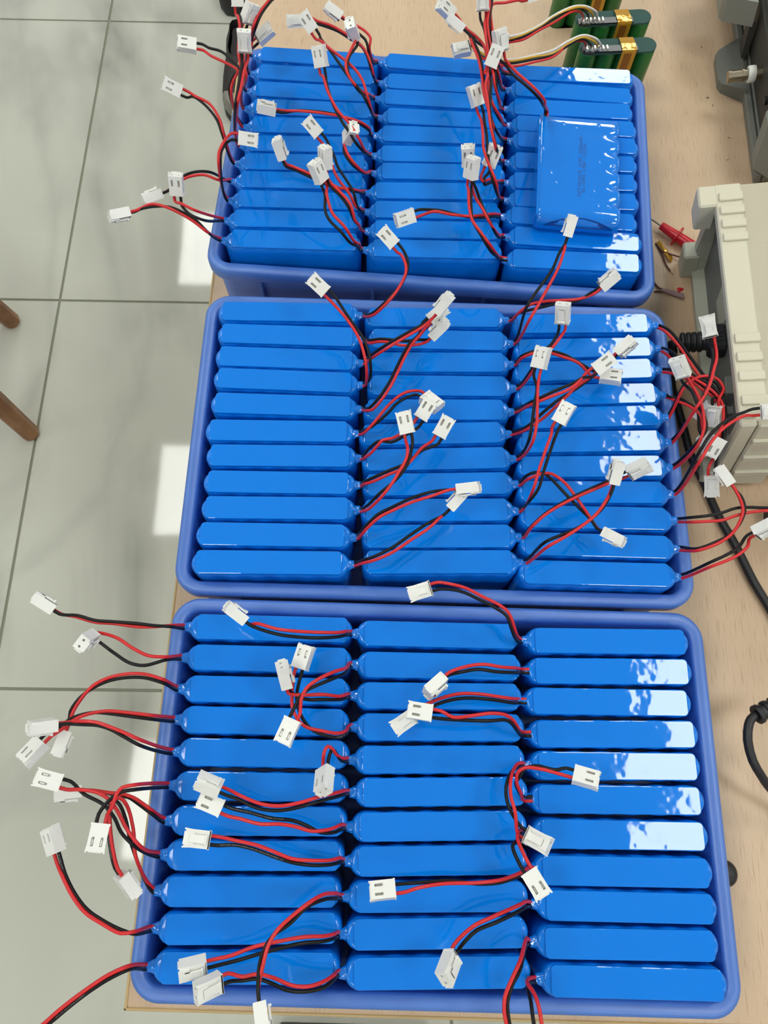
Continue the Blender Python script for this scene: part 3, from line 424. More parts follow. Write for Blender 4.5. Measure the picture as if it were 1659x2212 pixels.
 'CR10': {"conn":[[36.4,-128.0,54.0],[-0.988,-0.054,-0.147],[0.012,-0.962,0.271],[-0.156,0.266,0.951]],"r":[[62.1,-84.0,7.2],[57.1,-84.0,8.0],[50.6,-80.3,29.9],[43.4,-88.0,48.6],[37.4,-96.0,54.6],[33.3,-103.7,56.5],[32.6,-110.9,56.9],[33.7,-116.5,56.8],[34.0,-123.3,52.3],[34.1,-129.6,54.1]],"b":[[62.1,-86.6,7.2],[57.1,-86.6,8.0],[49.6,-84.3,31.6],[43.4,-92.3,48.2],[37.5,-99.7,53.4],[34.8,-106.5,55.0],[34.9,-112.1,55.3],[35.7,-116.9,55.3],[38.7,-123.0,53.0],[38.8,-129.3,54.8]]},
 'CR11': {"conn":[[53.7,-129.3,48.0],[-0.982,-0.041,-0.182],[-0.009,-0.964,0.267],[-0.186,0.264,0.946]],"r":[[64.9,-104.1,7.2],[59.9,-104.1,8.0],[49.8,-101.7,34.6],[52.1,-104.9,42.6],[53.7,-111.1,47.7],[54.4,-117.9,49.5],[56.1,-124.4,47.1],[56.1,-130.6,48.8]],"b":[[64.9,-106.7,7.2],[59.9,-106.7,8.0],[50.1,-104.0,32.9],[50.2,-109.2,42.2],[50.1,-114.1,45.9],[51.4,-124.6,46.2],[51.3,-130.8,48.0]]},
 'BL1': {"conn":[[-38.8,395.5,52.0],[0.705,0.552,0.445],[-0.709,0.555,0.435],[-0.007,-0.622,0.783]],"r":[[-67.5,360.0,7.2],[-62.5,360.1,8.0],[-57.7,343.6,32.4],[-51.9,339.7,42.6],[-40.9,345.7,53.3],[-34.4,355.6,55.1],[-29.9,368.6,55.1],[-30.5,377.3,54.6],[-33.5,384.8,53.9],[-36.9,391.4,48.8],[-41.5,395.1,51.6]],"b":[[-67.5,362.6,7.2],[-62.6,362.7,8.0],[-57.8,346.0,31.3],[-52.0,342.6,41.7],[-41.0,348.6,51.9],[-33.4,358.3,53.7],[-28.5,373.0,53.7],[-29.0,381.8,53.2],[-33.5,394.1,50.9],[-38.1,397.7,53.7]]},
 'BL2': {"conn":[[-8.1,324.8,38.0],[0.249,0.779,-0.575],[0.616,0.331,0.715],[0.747,-0.532,-0.398]],"r":[[-65.9,337.4,7.2],[-60.9,337.4,8.0],[-55.3,323.4,27.3],[-48.8,320.8,33.9],[-40.8,317.8,38.3],[-31.0,314.2,40.5],[-20.6,315.0,40.7],[-11.8,321.3,35.8],[-7.8,323.4,40.5]],"b":[[-65.9,340.0,7.2],[-60.9,340.0,8.0],[-55.4,326.8,25.9],[-47.2,323.4,33.7],[-38.2,320.5,37.7],[-29.3,318.7,39.2],[-19.6,320.2,39.3],[-10.6,325.0,33.0],[-6.6,327.2,37.7]]},
 'BL3': {"conn":[[-5.8,332.6,58.0],[0.306,0.715,-0.628],[0.54,0.413,0.734],[0.784,-0.564,-0.26]],"r":[[-65.6,316.2,7.2],[-60.6,316.1,8.0],[-55.2,301.4,40.0],[-42.4,301.2,57.3],[-30.0,308.3,60.8],[-17.3,317.5,60.7],[-9.2,328.9,55.8],[-5.7,331.6,60.6]],"b":[[-65.6,318.8,7.2],[-60.6,318.7,8.0],[-56.0,305.4,37.2],[-42.5,305.1,56.1],[-30.0,311.9,59.4],[-17.3,320.4,59.3],[-7.7,332.3,52.8],[-4.2,335.0,57.6]]},
 'BL4': {"conn":[[-89.1,348.0,56.0],[0.655,0.646,0.392],[-0.752,0.503,0.425],[0.077,-0.573,0.816]],"r":[[-65.1,296.5,7.2],[-60.1,296.5,8.0],[-56.7,285.0,40.7],[-56.7,286.7,49.9],[-58.0,292.9,56.2],[-62.7,307.0,58.9],[-72.9,324.7,57.7],[-86.9,344.0,52.9],[-91.8,347.2,55.7]],"b":[[-65.1,299.1,7.2],[-60.1,299.1,8.0],[-54.3,286.7,39.2],[-53.7,288.1,47.7],[-54.9,295.7,55.2],[-60.1,308.9,57.5],[-70.9,326.1,56.3],[-83.8,347.1,54.8],[-88.7,350.3,57.6]]},
 'BL5': {"conn":[[-10.3,337.1,40.0],[-0.659,0.647,0.383],[0.75,0.528,0.397],[0.055,0.549,-0.834]],"r":[[-65.1,275.7,7.2],[-60.1,275.7,8.0],[-55.8,266.4,25.8],[-51.2,264.8,31.8],[-44.6,269.9,39.2],[-38.2,279.9,42.5],[-33.4,291.3,43.4],[-28.3,304.3,43.3],[-23.3,314.8,42.7],[-17.3,323.5,41.9],[-12.5,332.9,37.1],[-7.6,336.3,39.7]],"b":[[-65.1,278.3,7.2],[-60.1,278.3,8.0],[-55.9,268.6,24.7],[-53.2,268.2,28.8],[-46.4,272.7,37.3],[-39.9,282.6,41.0],[-35.1,294.0,42.0],[-30.2,305.9,41.9],[-25.0,316.6,41.2],[-19.0,323.5,40.5],[-15.7,336.0,38.9],[-10.8,339.4,41.5]]},
 'BL6': {"conn":[[-13.7,276.3,32.0],[0.68,0.705,-0.201],[0.732,-0.669,0.132],[-0.041,-0.236,-0.971]],"r":[[-66.8,254.7,7.2],[-61.8,254.8,8.0],[-56.2,250.2,24.1],[-49.2,255.4,31.6],[-41.0,265.6,34.8],[-32.7,274.4,35.1],[-25.8,278.7,34.6],[-15.8,281.3,30.9],[-11.0,277.0,31.7]],"b":[[-66.8,257.3,7.2],[-61.8,257.4,8.0],[-56.3,252.5,22.3],[-51.9,252.9,26.7],[-40.9,260.8,32.7],[-32.6,270.3,33.7],[-19.0,277.9,31.8],[-14.3,273.6,32.7]]},
 'BL7': {"conn":[[-17.0,251.5,46.0],[0.873,-0.455,-0.178],[0.486,0.773,0.407],[-0.047,-0.442,0.896]],"r":[[-64.1,234.4,7.2],[-59.1,234.5,8.0],[-55.4,227.5,29.2],[-51.7,227.3,36.5],[-45.7,231.4,44.8],[-43.2,233.6,46.4],[-37.2,234.2,47.9],[-31.1,237.4,48.5],[-21.5,248.8,44.4],[-18.4,253.8,47.0]],"b":[[-64.2,237.0,7.2],[-59.2,237.1,8.0],[-56.2,231.1,26.6],[-51.8,232.1,37.1],[-45.8,234.1,43.1],[-37.1,232.1,46.2],[-28.5,236.6,47.3],[-17.4,246.6,43.5],[-14.2,251.6,46.2]]},
 'BL8': {"conn":[[-3.1,241.8,38.0],[0.889,-0.437,-0.133],[0.451,0.794,0.406],[-0.072,-0.421,0.904]],"r":[[-63.8,212.5,7.2],[-58.8,212.6,8.0],[-56.1,208.4,23.6],[-49.4,207.4,32.0],[-38.0,210.7,38.9],[-29.6,213.9,40.7],[-21.9,221.6,41.2],[-15.8,230.4,40.9],[-7.5,238.9,36.3],[-4.5,244.0,38.9]],"b":[[-63.9,215.1,7.2],[-58.9,215.2,8.0],[-56.2,211.0,21.6],[-49.5,210.8,30.7],[-38.1,214.1,37.6],[-29.7,217.3,39.3],[-22.7,222.2,39.8],[-15.7,229.1,39.5],[-3.2,236.8,35.6],[-0.2,241.9,38.3]]},
 'BL9': {"conn":[[-26.2,234.8,56.0],[0.962,0.174,0.212],[-0.248,0.88,0.404],[-0.116,-0.441,0.89]],"r":[[-63.4,192.7,7.2],[-58.4,192.8,8.0],[-55.5,185.4,30.4],[-51.2,183.9,40.6],[-42.8,188.2,54.0],[-36.5,195.8,58.0],[-30.8,206.3,59.0],[-26.8,214.7,58.8],[-26.1,222.4,58.2],[-27.3,229.9,53.5],[-28.9,235.7,56.1]],"b":[[-63.4,195.3,7.2],[-58.4,195.4,8.0],[-55.6,188.3,28.9],[-51.3,187.6,40.2],[-43.8,191.6,52.1],[-34.8,198.2,56.6],[-28.3,206.2,57.7],[-24.7,215.3,57.5],[-22.7,230.8,54.5],[-24.3,236.5,57.1]]},
 'BL10': {"conn":[[9.8,199.2,44.0],[-0.31,-0.371,0.875],[0.94,0.017,0.34],[-0.141,0.929,0.343]],"r":[[-65.1,171.6,7.2],[-60.1,171.7,8.0],[-56.5,168.2,28.4],[-52.3,170.6,37.0],[-44.0,176.6,44.1],[-34.1,181.4,46.6],[-22.5,186.9,47.4],[-9.0,192.0,46.9],[4.4,198.2,44.4],[10.5,198.3,46.6]],"b":[[-65.2,174.2,7.2],[-60.2,174.3,8.0],[-56.7,171.1,26.8],[-52.4,173.7,35.8],[-44.9,179.3,42.5],[-35.9,183.6,45.0],[-23.3,190.1,46.0],[-8.9,195.7,45.5],[5.9,200.0,40.2],[12.0,200.1,42.4]]},
 'BL11': {"conn":[[5.3,188.0,34.0],[0.09,0.334,-0.938],[0.641,0.702,0.311],[0.762,-0.629,-0.151]],"r":[[-66.1,151.1,7.2],[-61.1,151.3,8.0],[-54.2,148.7,26.2],[-47.5,149.1,31.5],[-34.9,153.8,36.1],[-22.4,162.6,37.4],[-9.7,172.1,36.8],[-1.3,180.9,35.7],[2.3,185.3,30.2],[6.5,189.9,32.2]],"b":[[-66.1,153.7,7.2],[-61.1,153.8,8.0],[-54.3,151.4,24.7],[-47.6,152.1,30.1],[-35.0,157.7,34.8],[-24.1,165.7,35.9],[-11.6,175.2,35.4],[1.9,183.7,34.7],[6.1,188.3,36.7]]},
 'BM1': {"conn":[[119.3,366.1,48.0],[0.013,0.77,-0.638],[0.696,0.452,0.559],[0.718,-0.451,-0.529]],"r":[[51.0,359.7,7.2],[56.0,359.9,8.0],[58.0,346.1,41.3],[64.6,348.4,47.9],[75.1,349.8,50.6],[87.6,350.8,51.3],[100.5,352.7,50.8],[115.8,362.0,46.7],[120.3,365.0,50.4]],"b":[[50.9,362.3,7.2],[55.9,362.5,8.0],[60.1,347.1,40.0],[67.3,345.8,46.0],[75.4,346.7,48.6],[83.7,348.8,49.7],[100.8,352.4,49.5],[110.7,360.1,48.4],[115.8,365.7,43.7],[120.4,368.7,47.3]]},
 'BM2': {"conn":[[93.3,403.7,58.0],[0.214,0.62,-0.755],[0.202,0.728,0.655],[0.956,-0.293,0.03]],"r":[[54.0,338.2,7.2],[59.0,338.3,8.0],[61.9,329.1,58.3],[67.5,338.9,60.8],[74.4,352.3,61.5],[84.4,373.3,60.8],[90.3,391.8,59.4],[92.8,401.5,52.9],[94.1,406.2,57.2]],"b":[[53.9,340.8,7.2],[58.9,340.9,8.0],[59.8,339.3,58.6],[65.7,349.3,59.9],[79.9,372.1,59.4],[86.6,388.9,58.0],[91.8,398.5,56.5],[93.1,403.3,60.8]]},
 'BM3': {"conn":[[119.1,299.3,32.0],[-0.216,-0.976,-0.031],[0.959,-0.218,0.181],[-0.184,0.009,0.983]],"r":[[54.0,319.0,7.2],[59.0,319.2,8.0],[61.4,314.7,27.3],[67.5,315.7,31.8],[74.9,316.4,34.1],[82.1,314.9,34.9],[90.3,312.2,35.0],[102.3,307.8,34.1],[113.8,298.1,31.0],[120.0,296.6,32.2]],"b":[[53.9,321.6,7.2],[58.9,321.8,8.0],[61.8,317.6,25.8],[68.7,318.4,30.7],[75.3,318.9,32.7],[83.2,317.4,33.5],[90.8,315.5,33.6],[101.0,310.6,32.7],[114.8,302.8,31.2],[121.0,301.3,32.3]]},
 'BM4': {"conn":[[88.4,333.9,48.0],[-0.918,0.265,-0.294],[-0.142,0.471,0.87],[0.369,0.841,-0.395]],"r":[[55.1,297.8,7.2],[60.1,297.9,8.0],[64.4,291.2,47.0],[68.5,297.3,50.0],[74.4,305.5,50.9],[79.0,310.0,50.8],[84.7,318.1,50.0],[91.3,330.9,44.4],[90.3,333.9,50.0]],"b":[[55.0,300.4,7.2],[60.0,300.5,8.0],[64.1,294.2,45.1],[67.9,299.8,48.3],[73.1,308.3,49.4],[78.0,312.8,49.3],[82.6,320.1,48.6],[86.9,332.1,42.9],[85.9,335.2,48.6]]},
 'BM5': {"conn":[[108.6,290.7,54.0],[0.624,-0.744,-0.238],[0.736,0.459,0.497],[-0.261,-0.486,0.834]],"r":[[52.9,277.5,7.2],[57.9,277.7,8.0],[62.3,263.9,48.6],[74.5,266.8,55.9],[86.5,271.8,57.1],[94.9,278.6,56.7],[103.5,290.2,52.1],[108.2,293.2,55.3]],"b":[[52.8,280.1,7.2],[57.8,280.3,8.0],[62.7,266.8,47.3],[72.5,269.4,54.0],[82.9,274.3,55.5],[91.2,278.4,55.3],[100.1,284.1,54.5],[106.5,286.6,50.9],[111.2,289.6,54.2]]},
 'BM6': {"conn":[[130.3,313.3,40.0],[-0.501,-0.229,0.835],[0.672,0.505,0.542],[-0.545,0.832,-0.099]],"r":[[50.3,258.4,7.2],[55.2,258.7,8.0],[62.6,251.1,36.4],[73.1,257.7,41.8],[82.8,267.3,43.3],[89.9,274.6,43.5],[97.1,282.6,43.3],[106.2,289.7,42.8],[117.4,299.6,41.7],[125.7,310.2,39.3],[130.1,313.5,42.8]],"b":[[50.1,261.0,7.2],[55.1,261.3,8.0],[62.2,253.8,34.5],[68.2,258.2,39.0],[75.1,264.5,41.1],[83.3,271.6,42.0],[94.6,279.4,42.0],[105.8,288.4,41.4],[116.3,298.4,40.3],[128.1,311.3,35.3],[132.5,314.6,38.8]]},
 'BM7': {"conn":[[67.9,291.9,52.0],[0.791,-0.445,0.42],[0.188,0.83,0.526],[-0.582,-0.337,0.74]],"r":[[53.3,237.6,7.2],[58.3,237.9,8.0],[62.0,234.0,50.5],[64.1,244.0,54.3],[65.3,259.3,55.0],[66.4,273.9,53.9],[68.8,286.7,50.4],[70.0,292.1,53.8]],"b":[[53.1,240.2,7.2],[58.1,240.5,8.0],[60.0,236.8,48.1],[61.6,248.2,52.9],[63.7,262.9,53.5],[66.1,274.6,52.6],[65.0,288.8,48.4],[66.3,294.2,51.8]]},
 'BM8': {"conn":[[112.9,174.3,34.0],[-0.482,-0.172,0.859],[0.77,-0.551,0.322],[0.419,0.816,0.398]],"r":[[54.4,216.8,7.2],[59.4,217.1,8.0],[62.4,214.5,28.2],[67.4,215.8,32.5],[75.3,216.7,35.4],[80.7,214.1,36.5],[87.0,208.2,37.3],[94.0,197.9,37.4],[100.7,187.6,36.7],[110.3,177.4,30.3],[115.3,173.9,32.4]],"b":[[54.3,219.4,7.2],[59.3,219.7,8.0],[61.9,218.0,26.5],[67.0,218.9,30.9],[73.1,216.7,33.5],[78.5,211.4,35.0],[87.0,200.6,36.0],[96.3,190.7,35.5],[104.4,182.5,34.6],[107.9,176.6,34.5],[112.9,173.0,36.5]]},
 'BM9': {"conn":[[81.0,249.6,50.0],[0.825,-0.549,0.137],[0.428,0.763,0.485],[-0.371,-0.341,0.864]],"r":[[54.0,195.9,7.2],[59.0,196.1,8.0],[61.7,199.8,49.8],[64.8,211.0,52.7],[70.3,226.9,52.9],[75.2,240.2,51.8],[76.9,247.1,47.2],[79.7,252.0,50.4]],"b":[[53.9,198.5,7.2],[58.9,198.7,8.0],[60.9,193.9,40.6],[65.3,199.8,48.2],[68.4,210.7,51.3],[72.8,223.9,51.6],[80.8,244.4,47.9],[83.6,249.4,51.1]]},
 'BM10': {"conn":[[132.2,217.5,38.0],[-0.642,0.317,0.698],[0.767,0.252,0.59],[0.011,0.914,-0.404]],"r":[[55.5,175.6,7.2],[60.5,175.8,8.0],[62.6,176.5,32.9],[70.5,183.4,39.1],[81.9,190.7,41.2],[93.6,197.1,41.4],[105.6,203.0,40.8],[116.9,208.6,39.7],[129.9,215.5,33.4],[134.9,217.1,37.2]],"b":[[55.4,178.2,7.2],[60.4,178.4,8.0],[63.8,178.7,31.6],[70.9,184.7,37.3],[82.3,192.2,39.7],[94.0,199.0,40.0],[106.1,205.3,39.3],[116.8,210.9,38.3],[126.8,217.0,36.7],[131.8,218.7,40.6]]},
 'BM11': {"conn":[[116.4,204.1,52.0],[0.16,0.584,-0.795],[0.137,0.785,0.604],[0.978,-0.206,0.046]],"r":[[56.3,156.1,7.2],[61.3,156.3,8.0],[69.9,157.5,51.5],[80.6,163.4,54.7],[91.7,171.0,55.4],[101.9,179.7,54.9],[109.2,189.6,53.9],[116.1,201.6,47.1],[116.9,206.7,51.0]],"b":[[56.2,158.7,7.2],[61.2,158.9,8.0],[68.8,161.2,50.0],[78.6,165.1,53.0],[88.9,169.8,53.9],[98.9,176.8,53.5],[107.8,185.8,52.6],[115.3,198.8,50.9],[116.2,203.9,54.8]]},
 'BR1': {"conn":[[201.8,226.9,16.0],[0.917,-0.104,0.385],[0.143,-0.816,-0.56],[0.373,0.569,-0.733]],"r":[[170.4,358.0,7.2],[175.4,358.1,8.0],[178.7,349.0,16.3],[184.9,339.3,17.9],[189.9,329.6,18.6],[194.2,320.1,19.1],[198.5,310.9,19.4],[204.4,300.5,19.6],[210.4,290.7,19.7],[213.1,279.8,19.6],[211.0,262.5,19.0],[204.5,241.9,17.9],[198.9,231.3,17.9],[199.8,226.0,14.2]],"b":[[170.3,360.6,7.2],[175.3,360.7,8.0],[181.5,351.8,15.4],[187.7,341.9,16.7],[194.8,327.4,17.6],[201.6,314.8,18.0],[207.0,305.3,18.2],[213.2,294.3,18.3],[215.8,282.6,18.1],[213.5,263.3,17.5],[207.7,242.7,16.4],[203.3,230.8,19.7],[204.2,225.5,16.1]]},
 'BR2': {"conn":[[204.6,251.1,30.0],[-0.883,0.47,0.006],[-0.397,-0.738,-0.545],[-0.252,-0.483,0.838]],"r":[[171.0,336.7,7.2],[176.0,336.9,8.0],[181.5,304.9,33.0],[187.7,298.9,33.6],[195.7,293.3,33.7],[203.1,286.7,33.4],[208.0,279.4,32.8],[208.5,267.8,31.7],[204.4,256.0,32.7],[201.9,251.2,29.2]],"b":[[170.9,339.3,7.2],[175.8,339.5,8.0],[178.6,320.3,29.8],[183.3,307.7,31.7],[189.8,301.0,32.2],[198.3,295.7,32.3],[206.0,288.7,32.0],[210.6,281.0,31.4],[211.0,268.6,30.2],[208.7,253.7,32.7],[206.1,248.9,29.2]]},
 'BR3': {"conn":[[208.3,284.0,18.0],[-0.907,0.176,0.382],[-0.42,-0.312,-0.852],[-0.03,-0.934,0.357]],"r":[[170.0,317.3,7.2],[175.0,317.6,8.0],[182.4,308.1,20.4],[191.1,302.9,21.6],[198.3,296.9,21.5],[208.2,286.0,23.2],[205.4,283.9,17.6]],"b":[[169.9,319.9,7.2],[174.9,320.2,8.0],[181.4,313.0,18.6],[192.0,306.6,20.2],[200.6,300.1,20.1],[212.5,285.1,21.3],[209.8,283.1,15.8]]},
 'BR4': {"conn":[[200.0,261.4,14.0],[-0.646,-0.652,0.398],[0.501,-0.755,-0.423],[0.576,-0.074,0.814]],"r":[[171.0,295.2,7.2],[176.0,295.4,8.0],[181.9,287.5,16.3],[189.6,283.6,17.4],[197.0,276.9,17.6],[199.0,266.8,15.2],[202.3,261.9,12.4]],"b":[[170.9,297.8,7.2],[175.9,298.0,8.0],[178.1,292.5,13.4],[182.9,291.5,14.8],[189.3,287.2,15.9],[196.4,279.7,16.3],[195.9,263.6,17.1],[199.2,258.7,14.3]]},
 'BR5': {"conn":[[204.6,277.7,30.0],[0.621,-0.446,0.644],[0.212,-0.696,-0.686],[0.755,0.563,-0.337]],"r":[[170.9,275.8,7.2],[175.9,276.1,8.0],[180.1,289.0,33.3],[187.4,296.5,33.7],[197.1,300.4,33.6],[206.3,298.8,33.2],[210.9,291.1,32.6],[205.0,280.1,35.0],[206.4,275.6,30.5]],"b":[[170.8,278.4,7.2],[175.8,278.7,8.0],[183.1,294.8,32.2],[191.4,299.2,32.2],[200.3,299.3,31.9],[207.4,294.6,31.3],[209.5,287.6,30.6],[202.0,282.2,31.9],[203.4,277.7,27.4]]},
 'BR6': {"conn":[[195.4,322.1,54.0],[-0.887,-0.038,-0.46],[-0.36,0.679,0.639],[0.289,0.733,-0.616]],"r":[[171.4,254.9,7.2],[176.4,255.1,8.0],[177.9,262.0,57.5],[182.4,268.2,57.7],[188.7,279.6,57.6],[193.5,292.8,57.0],[196.8,302.0,56.4],[199.3,318.7,51.9],[196.9,323.2,56.1]],"b":[[171.3,257.5,7.2],[176.3,257.7,8.0],[181.2,266.4,56.2],[188.0,279.2,56.2],[192.5,293.7,55.5],[194.8,301.4,54.9],[195.3,310.6,54.2],[195.0,318.6,49.7],[192.7,323.0,53.9]]},
 'BR7': {"conn":[[175.1,291.6,48.0],[-0.752,0.034,-0.658],[-0.529,0.565,0.633],[0.393,0.824,-0.407]],"r":[[170.5,234.1,7.2],[175.5,234.3,8.0],[178.3,235.4,51.3],[183.7,248.0,51.7],[184.3,252.0,51.7],[184.4,263.1,51.3],[183.2,272.7,50.7],[179.5,288.7,46.4],[176.1,292.3,50.5]],"b":[[170.4,236.7,7.2],[175.4,236.9,8.0],[178.4,237.6,49.7],[185.5,247.1,50.3],[186.0,256.0,50.3],[182.2,266.5,49.9],[179.4,278.2,49.1],[175.9,288.8,43.3],[172.5,292.5,47.4]]},
 'BR8': {"conn":[[223.4,260.3,56.0],[-0.211,0.821,0.53],[0.888,-0.066,0.455],[0.409,0.567,-0.715]],"r":[[170.4,213.2,7.2],[175.4,213.4,8.0],[175.3,220.5,59.5],[182.5,231.8,59.7],[191.3,242.3,59.3],[200.2,249.7,58.6],[210.9,255.8,57.6],[219.4,258.7,52.5],[225.2,258.2,55.4]],"b":[[170.3,215.8,7.2],[175.3,216.0,8.0],[176.6,228.4,58.2],[183.9,239.2,58.2],[193.3,248.6,57.8],[201.5,254.6,57.2],[212.0,259.4,56.3],[218.4,262.6,55.0],[224.2,262.2,58.0]]},
 'BR9': {"conn":[[250.1,198.0,26.0],[-0.035,-0.931,-0.365],[0.881,-0.201,0.428],[-0.472,-0.306,0.827]],"r":[[171.0,192.3,7.2],[176.0,192.3,8.0],[179.8,186.0,27.0],[189.0,186.3,28.8],[198.6,187.1,29.5],[208.9,190.8,29.7],[219.1,193.7,29.5],[233.1,195.8,28.7],[245.6,196.8,23.0],[251.3,195.5,25.8]],"b":[[171.0,194.9,7.2],[176.0,194.9,8.0],[180.7,190.2,25.7],[190.0,191.0,27.4],[199.9,193.2,28.1],[210.3,197.0,28.3],[220.3,198.1,28.1],[234.2,198.5,27.3],[245.8,201.3,24.7],[251.5,200.0,27.5]]},
 'BR10': {"conn":[[208.7,214.7,30.0],[0.416,0.342,-0.843],[-0.527,0.846,0.083],[0.741,0.41,0.532]],"r":[[170.5,170.5,7.2],[175.5,170.5,8.0],[178.9,163.8,31.3],[191.5,168.3,33.3],[201.9,175.2,33.7],[209.0,184.4,33.4],[213.3,195.2,32.6],[210.3,209.7,31.6],[206.9,215.2,32.1]],"b":[[170.5,173.1,7.2],[175.5,173.1,8.0],[179.7,165.6,30.0],[192.3,170.4,32.0],[202.3,176.0,32.3],[210.4,184.9,32.0],[215.4,195.8,31.2],[214.4,205.2,30.3],[212.3,211.3,27.6],[208.9,216.8,28.1]]},
 'BR11': {"conn":[[217.1,175.4,38.0],[-0.733,0.141,0.666],[0.672,0.306,0.675],[-0.109,0.942,-0.319]],"r":[[169.1,149.5,7.2],[174.1,149.5,8.0],[182.8,149.9,41.4],[192.6,153.8,41.6],[201.7,158.5,40.9],[209.2,164.8,39.9],[215.5,173.5,33.0],[219.8,175.5,37.4]],"b":[[169.1,152.1,7.2],[174.1,152.1,8.0],[183.8,153.6,40.0],[193.8,158.4,40.2],[203.0,164.2,39.6],[211.9,174.2,36.2],[216.3,176.2,40.6]]},
 'AL1': {"conn":[[-144.5,644.1,68.0],[0.797,-0.273,-0.539],[0.591,0.539,0.6],[0.127,-0.797,0.591]],"r":[[-170.7,638.2,7.2],[-175.7,638.4,8.0],[-161.0,593.4,72.9],[-157.5,607.5,73.1],[-151.8,622.0,72.0],[-147.4,633.8,70.7],[-149.4,642.0,66.3],[-145.6,645.5,70.2]],"b":[[-170.8,635.6,7.2],[-175.8,635.8,8.0],[-159.0,595.1,71.6],[-155.5,609.5,71.6],[-149.5,624.7,70.5],[-145.6,640.7,63.7],[-141.7,644.2,67.6]]},
 'AL2': {"conn":[[-162.2,608.0,48.0],[-0.518,0.796,0.313],[0.801,0.323,0.504],[0.3,0.512,-0.805]],"r":[[-171.0,616.5,7.2],[-176.0,616.7,8.0],[-167.8,587.9,52.8],[-166.1,598.0,51.6],[-167.5,608.3,46.2],[-162.3,610.4,49.5]],"b":[[-171.1,613.9,7.2],[-176.1,614.1,8.0],[-166.9,588.6,51.5],[-165.0,604.5,44.7],[-159.8,606.5,48.0]]},
 'AL3': {"conn":[[-168.5,599.9,70.0],[-0.629,-0.442,0.64],[0.457,0.456,0.764],[-0.629,0.773,-0.085]],"r":[[-172.2,595.9,7.2],[-177.2,596.0,8.0],[-162.3,539.4,73.4],[-164.3,547.6,74.9],[-165.8,557.2,75.2],[-166.5,567.8,74.7],[-169.1,585.3,72.8],[-172.3,596.6,67.7],[-169.3,599.5,72.7]],"b":[[-172.2,593.3,7.2],[-177.2,593.4,8.0],[-162.3,544.3,73.5],[-163.6,559.1,73.7],[-165.0,572.8,72.7],[-166.1,587.7,71.0],[-169.3,598.7,64.6],[-166.3,601.6,69.6]]},
 'AL4': {"conn":[[-175.6,612.9,74.0],[0.985,0.143,-0.094],[-0.013,0.608,0.794],[0.171,-0.781,0.601]],"r":[[-172.6,572.5,7.2],[-177.6,572.5,8.0],[-165.9,540.1,79.1],[-169.1,554.8,79.1],[-170.3,570.6,78.4],[-170.8,583.6,77.4],[-174.0,598.9,75.9],[-177.9,609.6,70.3],[-178.0,613.5,75.4]],"b":[[-172.6,575.1,7.2],[-177.6,575.1,8.0],[-165.0,544.2,77.7],[-167.8,559.0,77.7],[-169.1,572.3,77.1],[-170.3,587.6,75.9],[-172.6,601.8,74.5],[-173.2,610.2,69.8],[-173.2,614.2,75.0]]},
 'AL5': {"conn":[[-211.0,586.3,58.0],[-0.008,0.943,0.334],[-0.969,-0.089,0.23],[0.247,-0.322,0.914]],"r":[[-171.6,551.6,7.2],[-176.6,551.6,8.0],[-175.8,533.3,63.1],[-174.6,544.7,63.2],[-172.2,554.8,62.8],[-178.2,560.7,62.3],[-186.5,566.5,61.4],[-197.2,573.8,60.0],[-206.1,584.5,56.0],[-212.4,583.9,57.5]],"b":[[-171.6,554.2,7.2],[-176.6,554.2,8.0],[-178.0,537.3,61.7],[-176.0,549.2,61.8],[-172.0,558.8,61.5],[-179.1,568.5,60.9],[-188.9,579.2,59.7],[-200.5,584.5,58.4],[-206.1,589.0,57.7],[-212.4,588.4,59.1]]},
 'AL6': {"conn":[[-162.3,549.3,86.0],[-0.992,-0.07,0.103],[0.083,0.247,0.965],[-0.093,0.966,-0.24]],"r":[[-172.8,530.0,7.2],[-177.8,529.9,8.0],[-161.8,492.5,91.1],[-160.8,505.8,90.4],[-160.4,527.5,88.0],[-160.3,548.2,80.9],[-159.8,549.8,87.2]],"b":[[-172.8,532.6,7.2],[-177.8,532.5,8.0],[-163.8,490.7,89.7],[-163.3,506.6,89.6],[-163.3,524.1,88.4],[-165.1,547.9,81.4],[-164.6,549.5,87.7]]},
 'AL7': {"conn":[[-221.3,546.6,48.0],[0.391,0.688,0.612],[-0.889,0.111,0.444],[0.237,-0.718,0.655]],"r":[[-175.4,512.6,7.2],[-180.4,512.5,8.0],[-180.4,499.1,52.8],[-185.2,513.4,53.2],[-195.4,530.2,52.1],[-208.3,539.5,50.4],[-215.9,547.7,47.2],[-221.6,548.4,50.1]],"b":[[-175.4,510.0,7.2],[-180.4,509.9,8.0],[-182.3,500.4,51.5],[-187.3,513.1,51.8],[-197.8,528.5,50.7],[-210.3,540.5,48.9],[-217.7,544.4,44.3],[-223.5,545.1,47.2]]},
 'AL8': {"conn":[[-227.5,445.9,42.0],[0.436,-0.544,0.718],[-0.836,-0.539,0.099],[0.333,-0.643,-0.689]],"r":[[-176.6,493.0,7.2],[-181.6,493.0,8.0],[-183.0,458.2,45.7],[-193.1,461.2,47.1],[-203.0,459.9,47.0],[-209.5,457.1,46.5],[-224.4,449.9,39.8],[-229.8,446.4,40.4]],"b":[[-176.6,490.4,7.2],[-181.6,490.4,8.0],[-191.3,466.0,45.5],[-201.2,465.3,45.7],[-211.0,460.8,45.1],[-222.3,447.3,43.2],[-227.7,443.7,43.9]]},
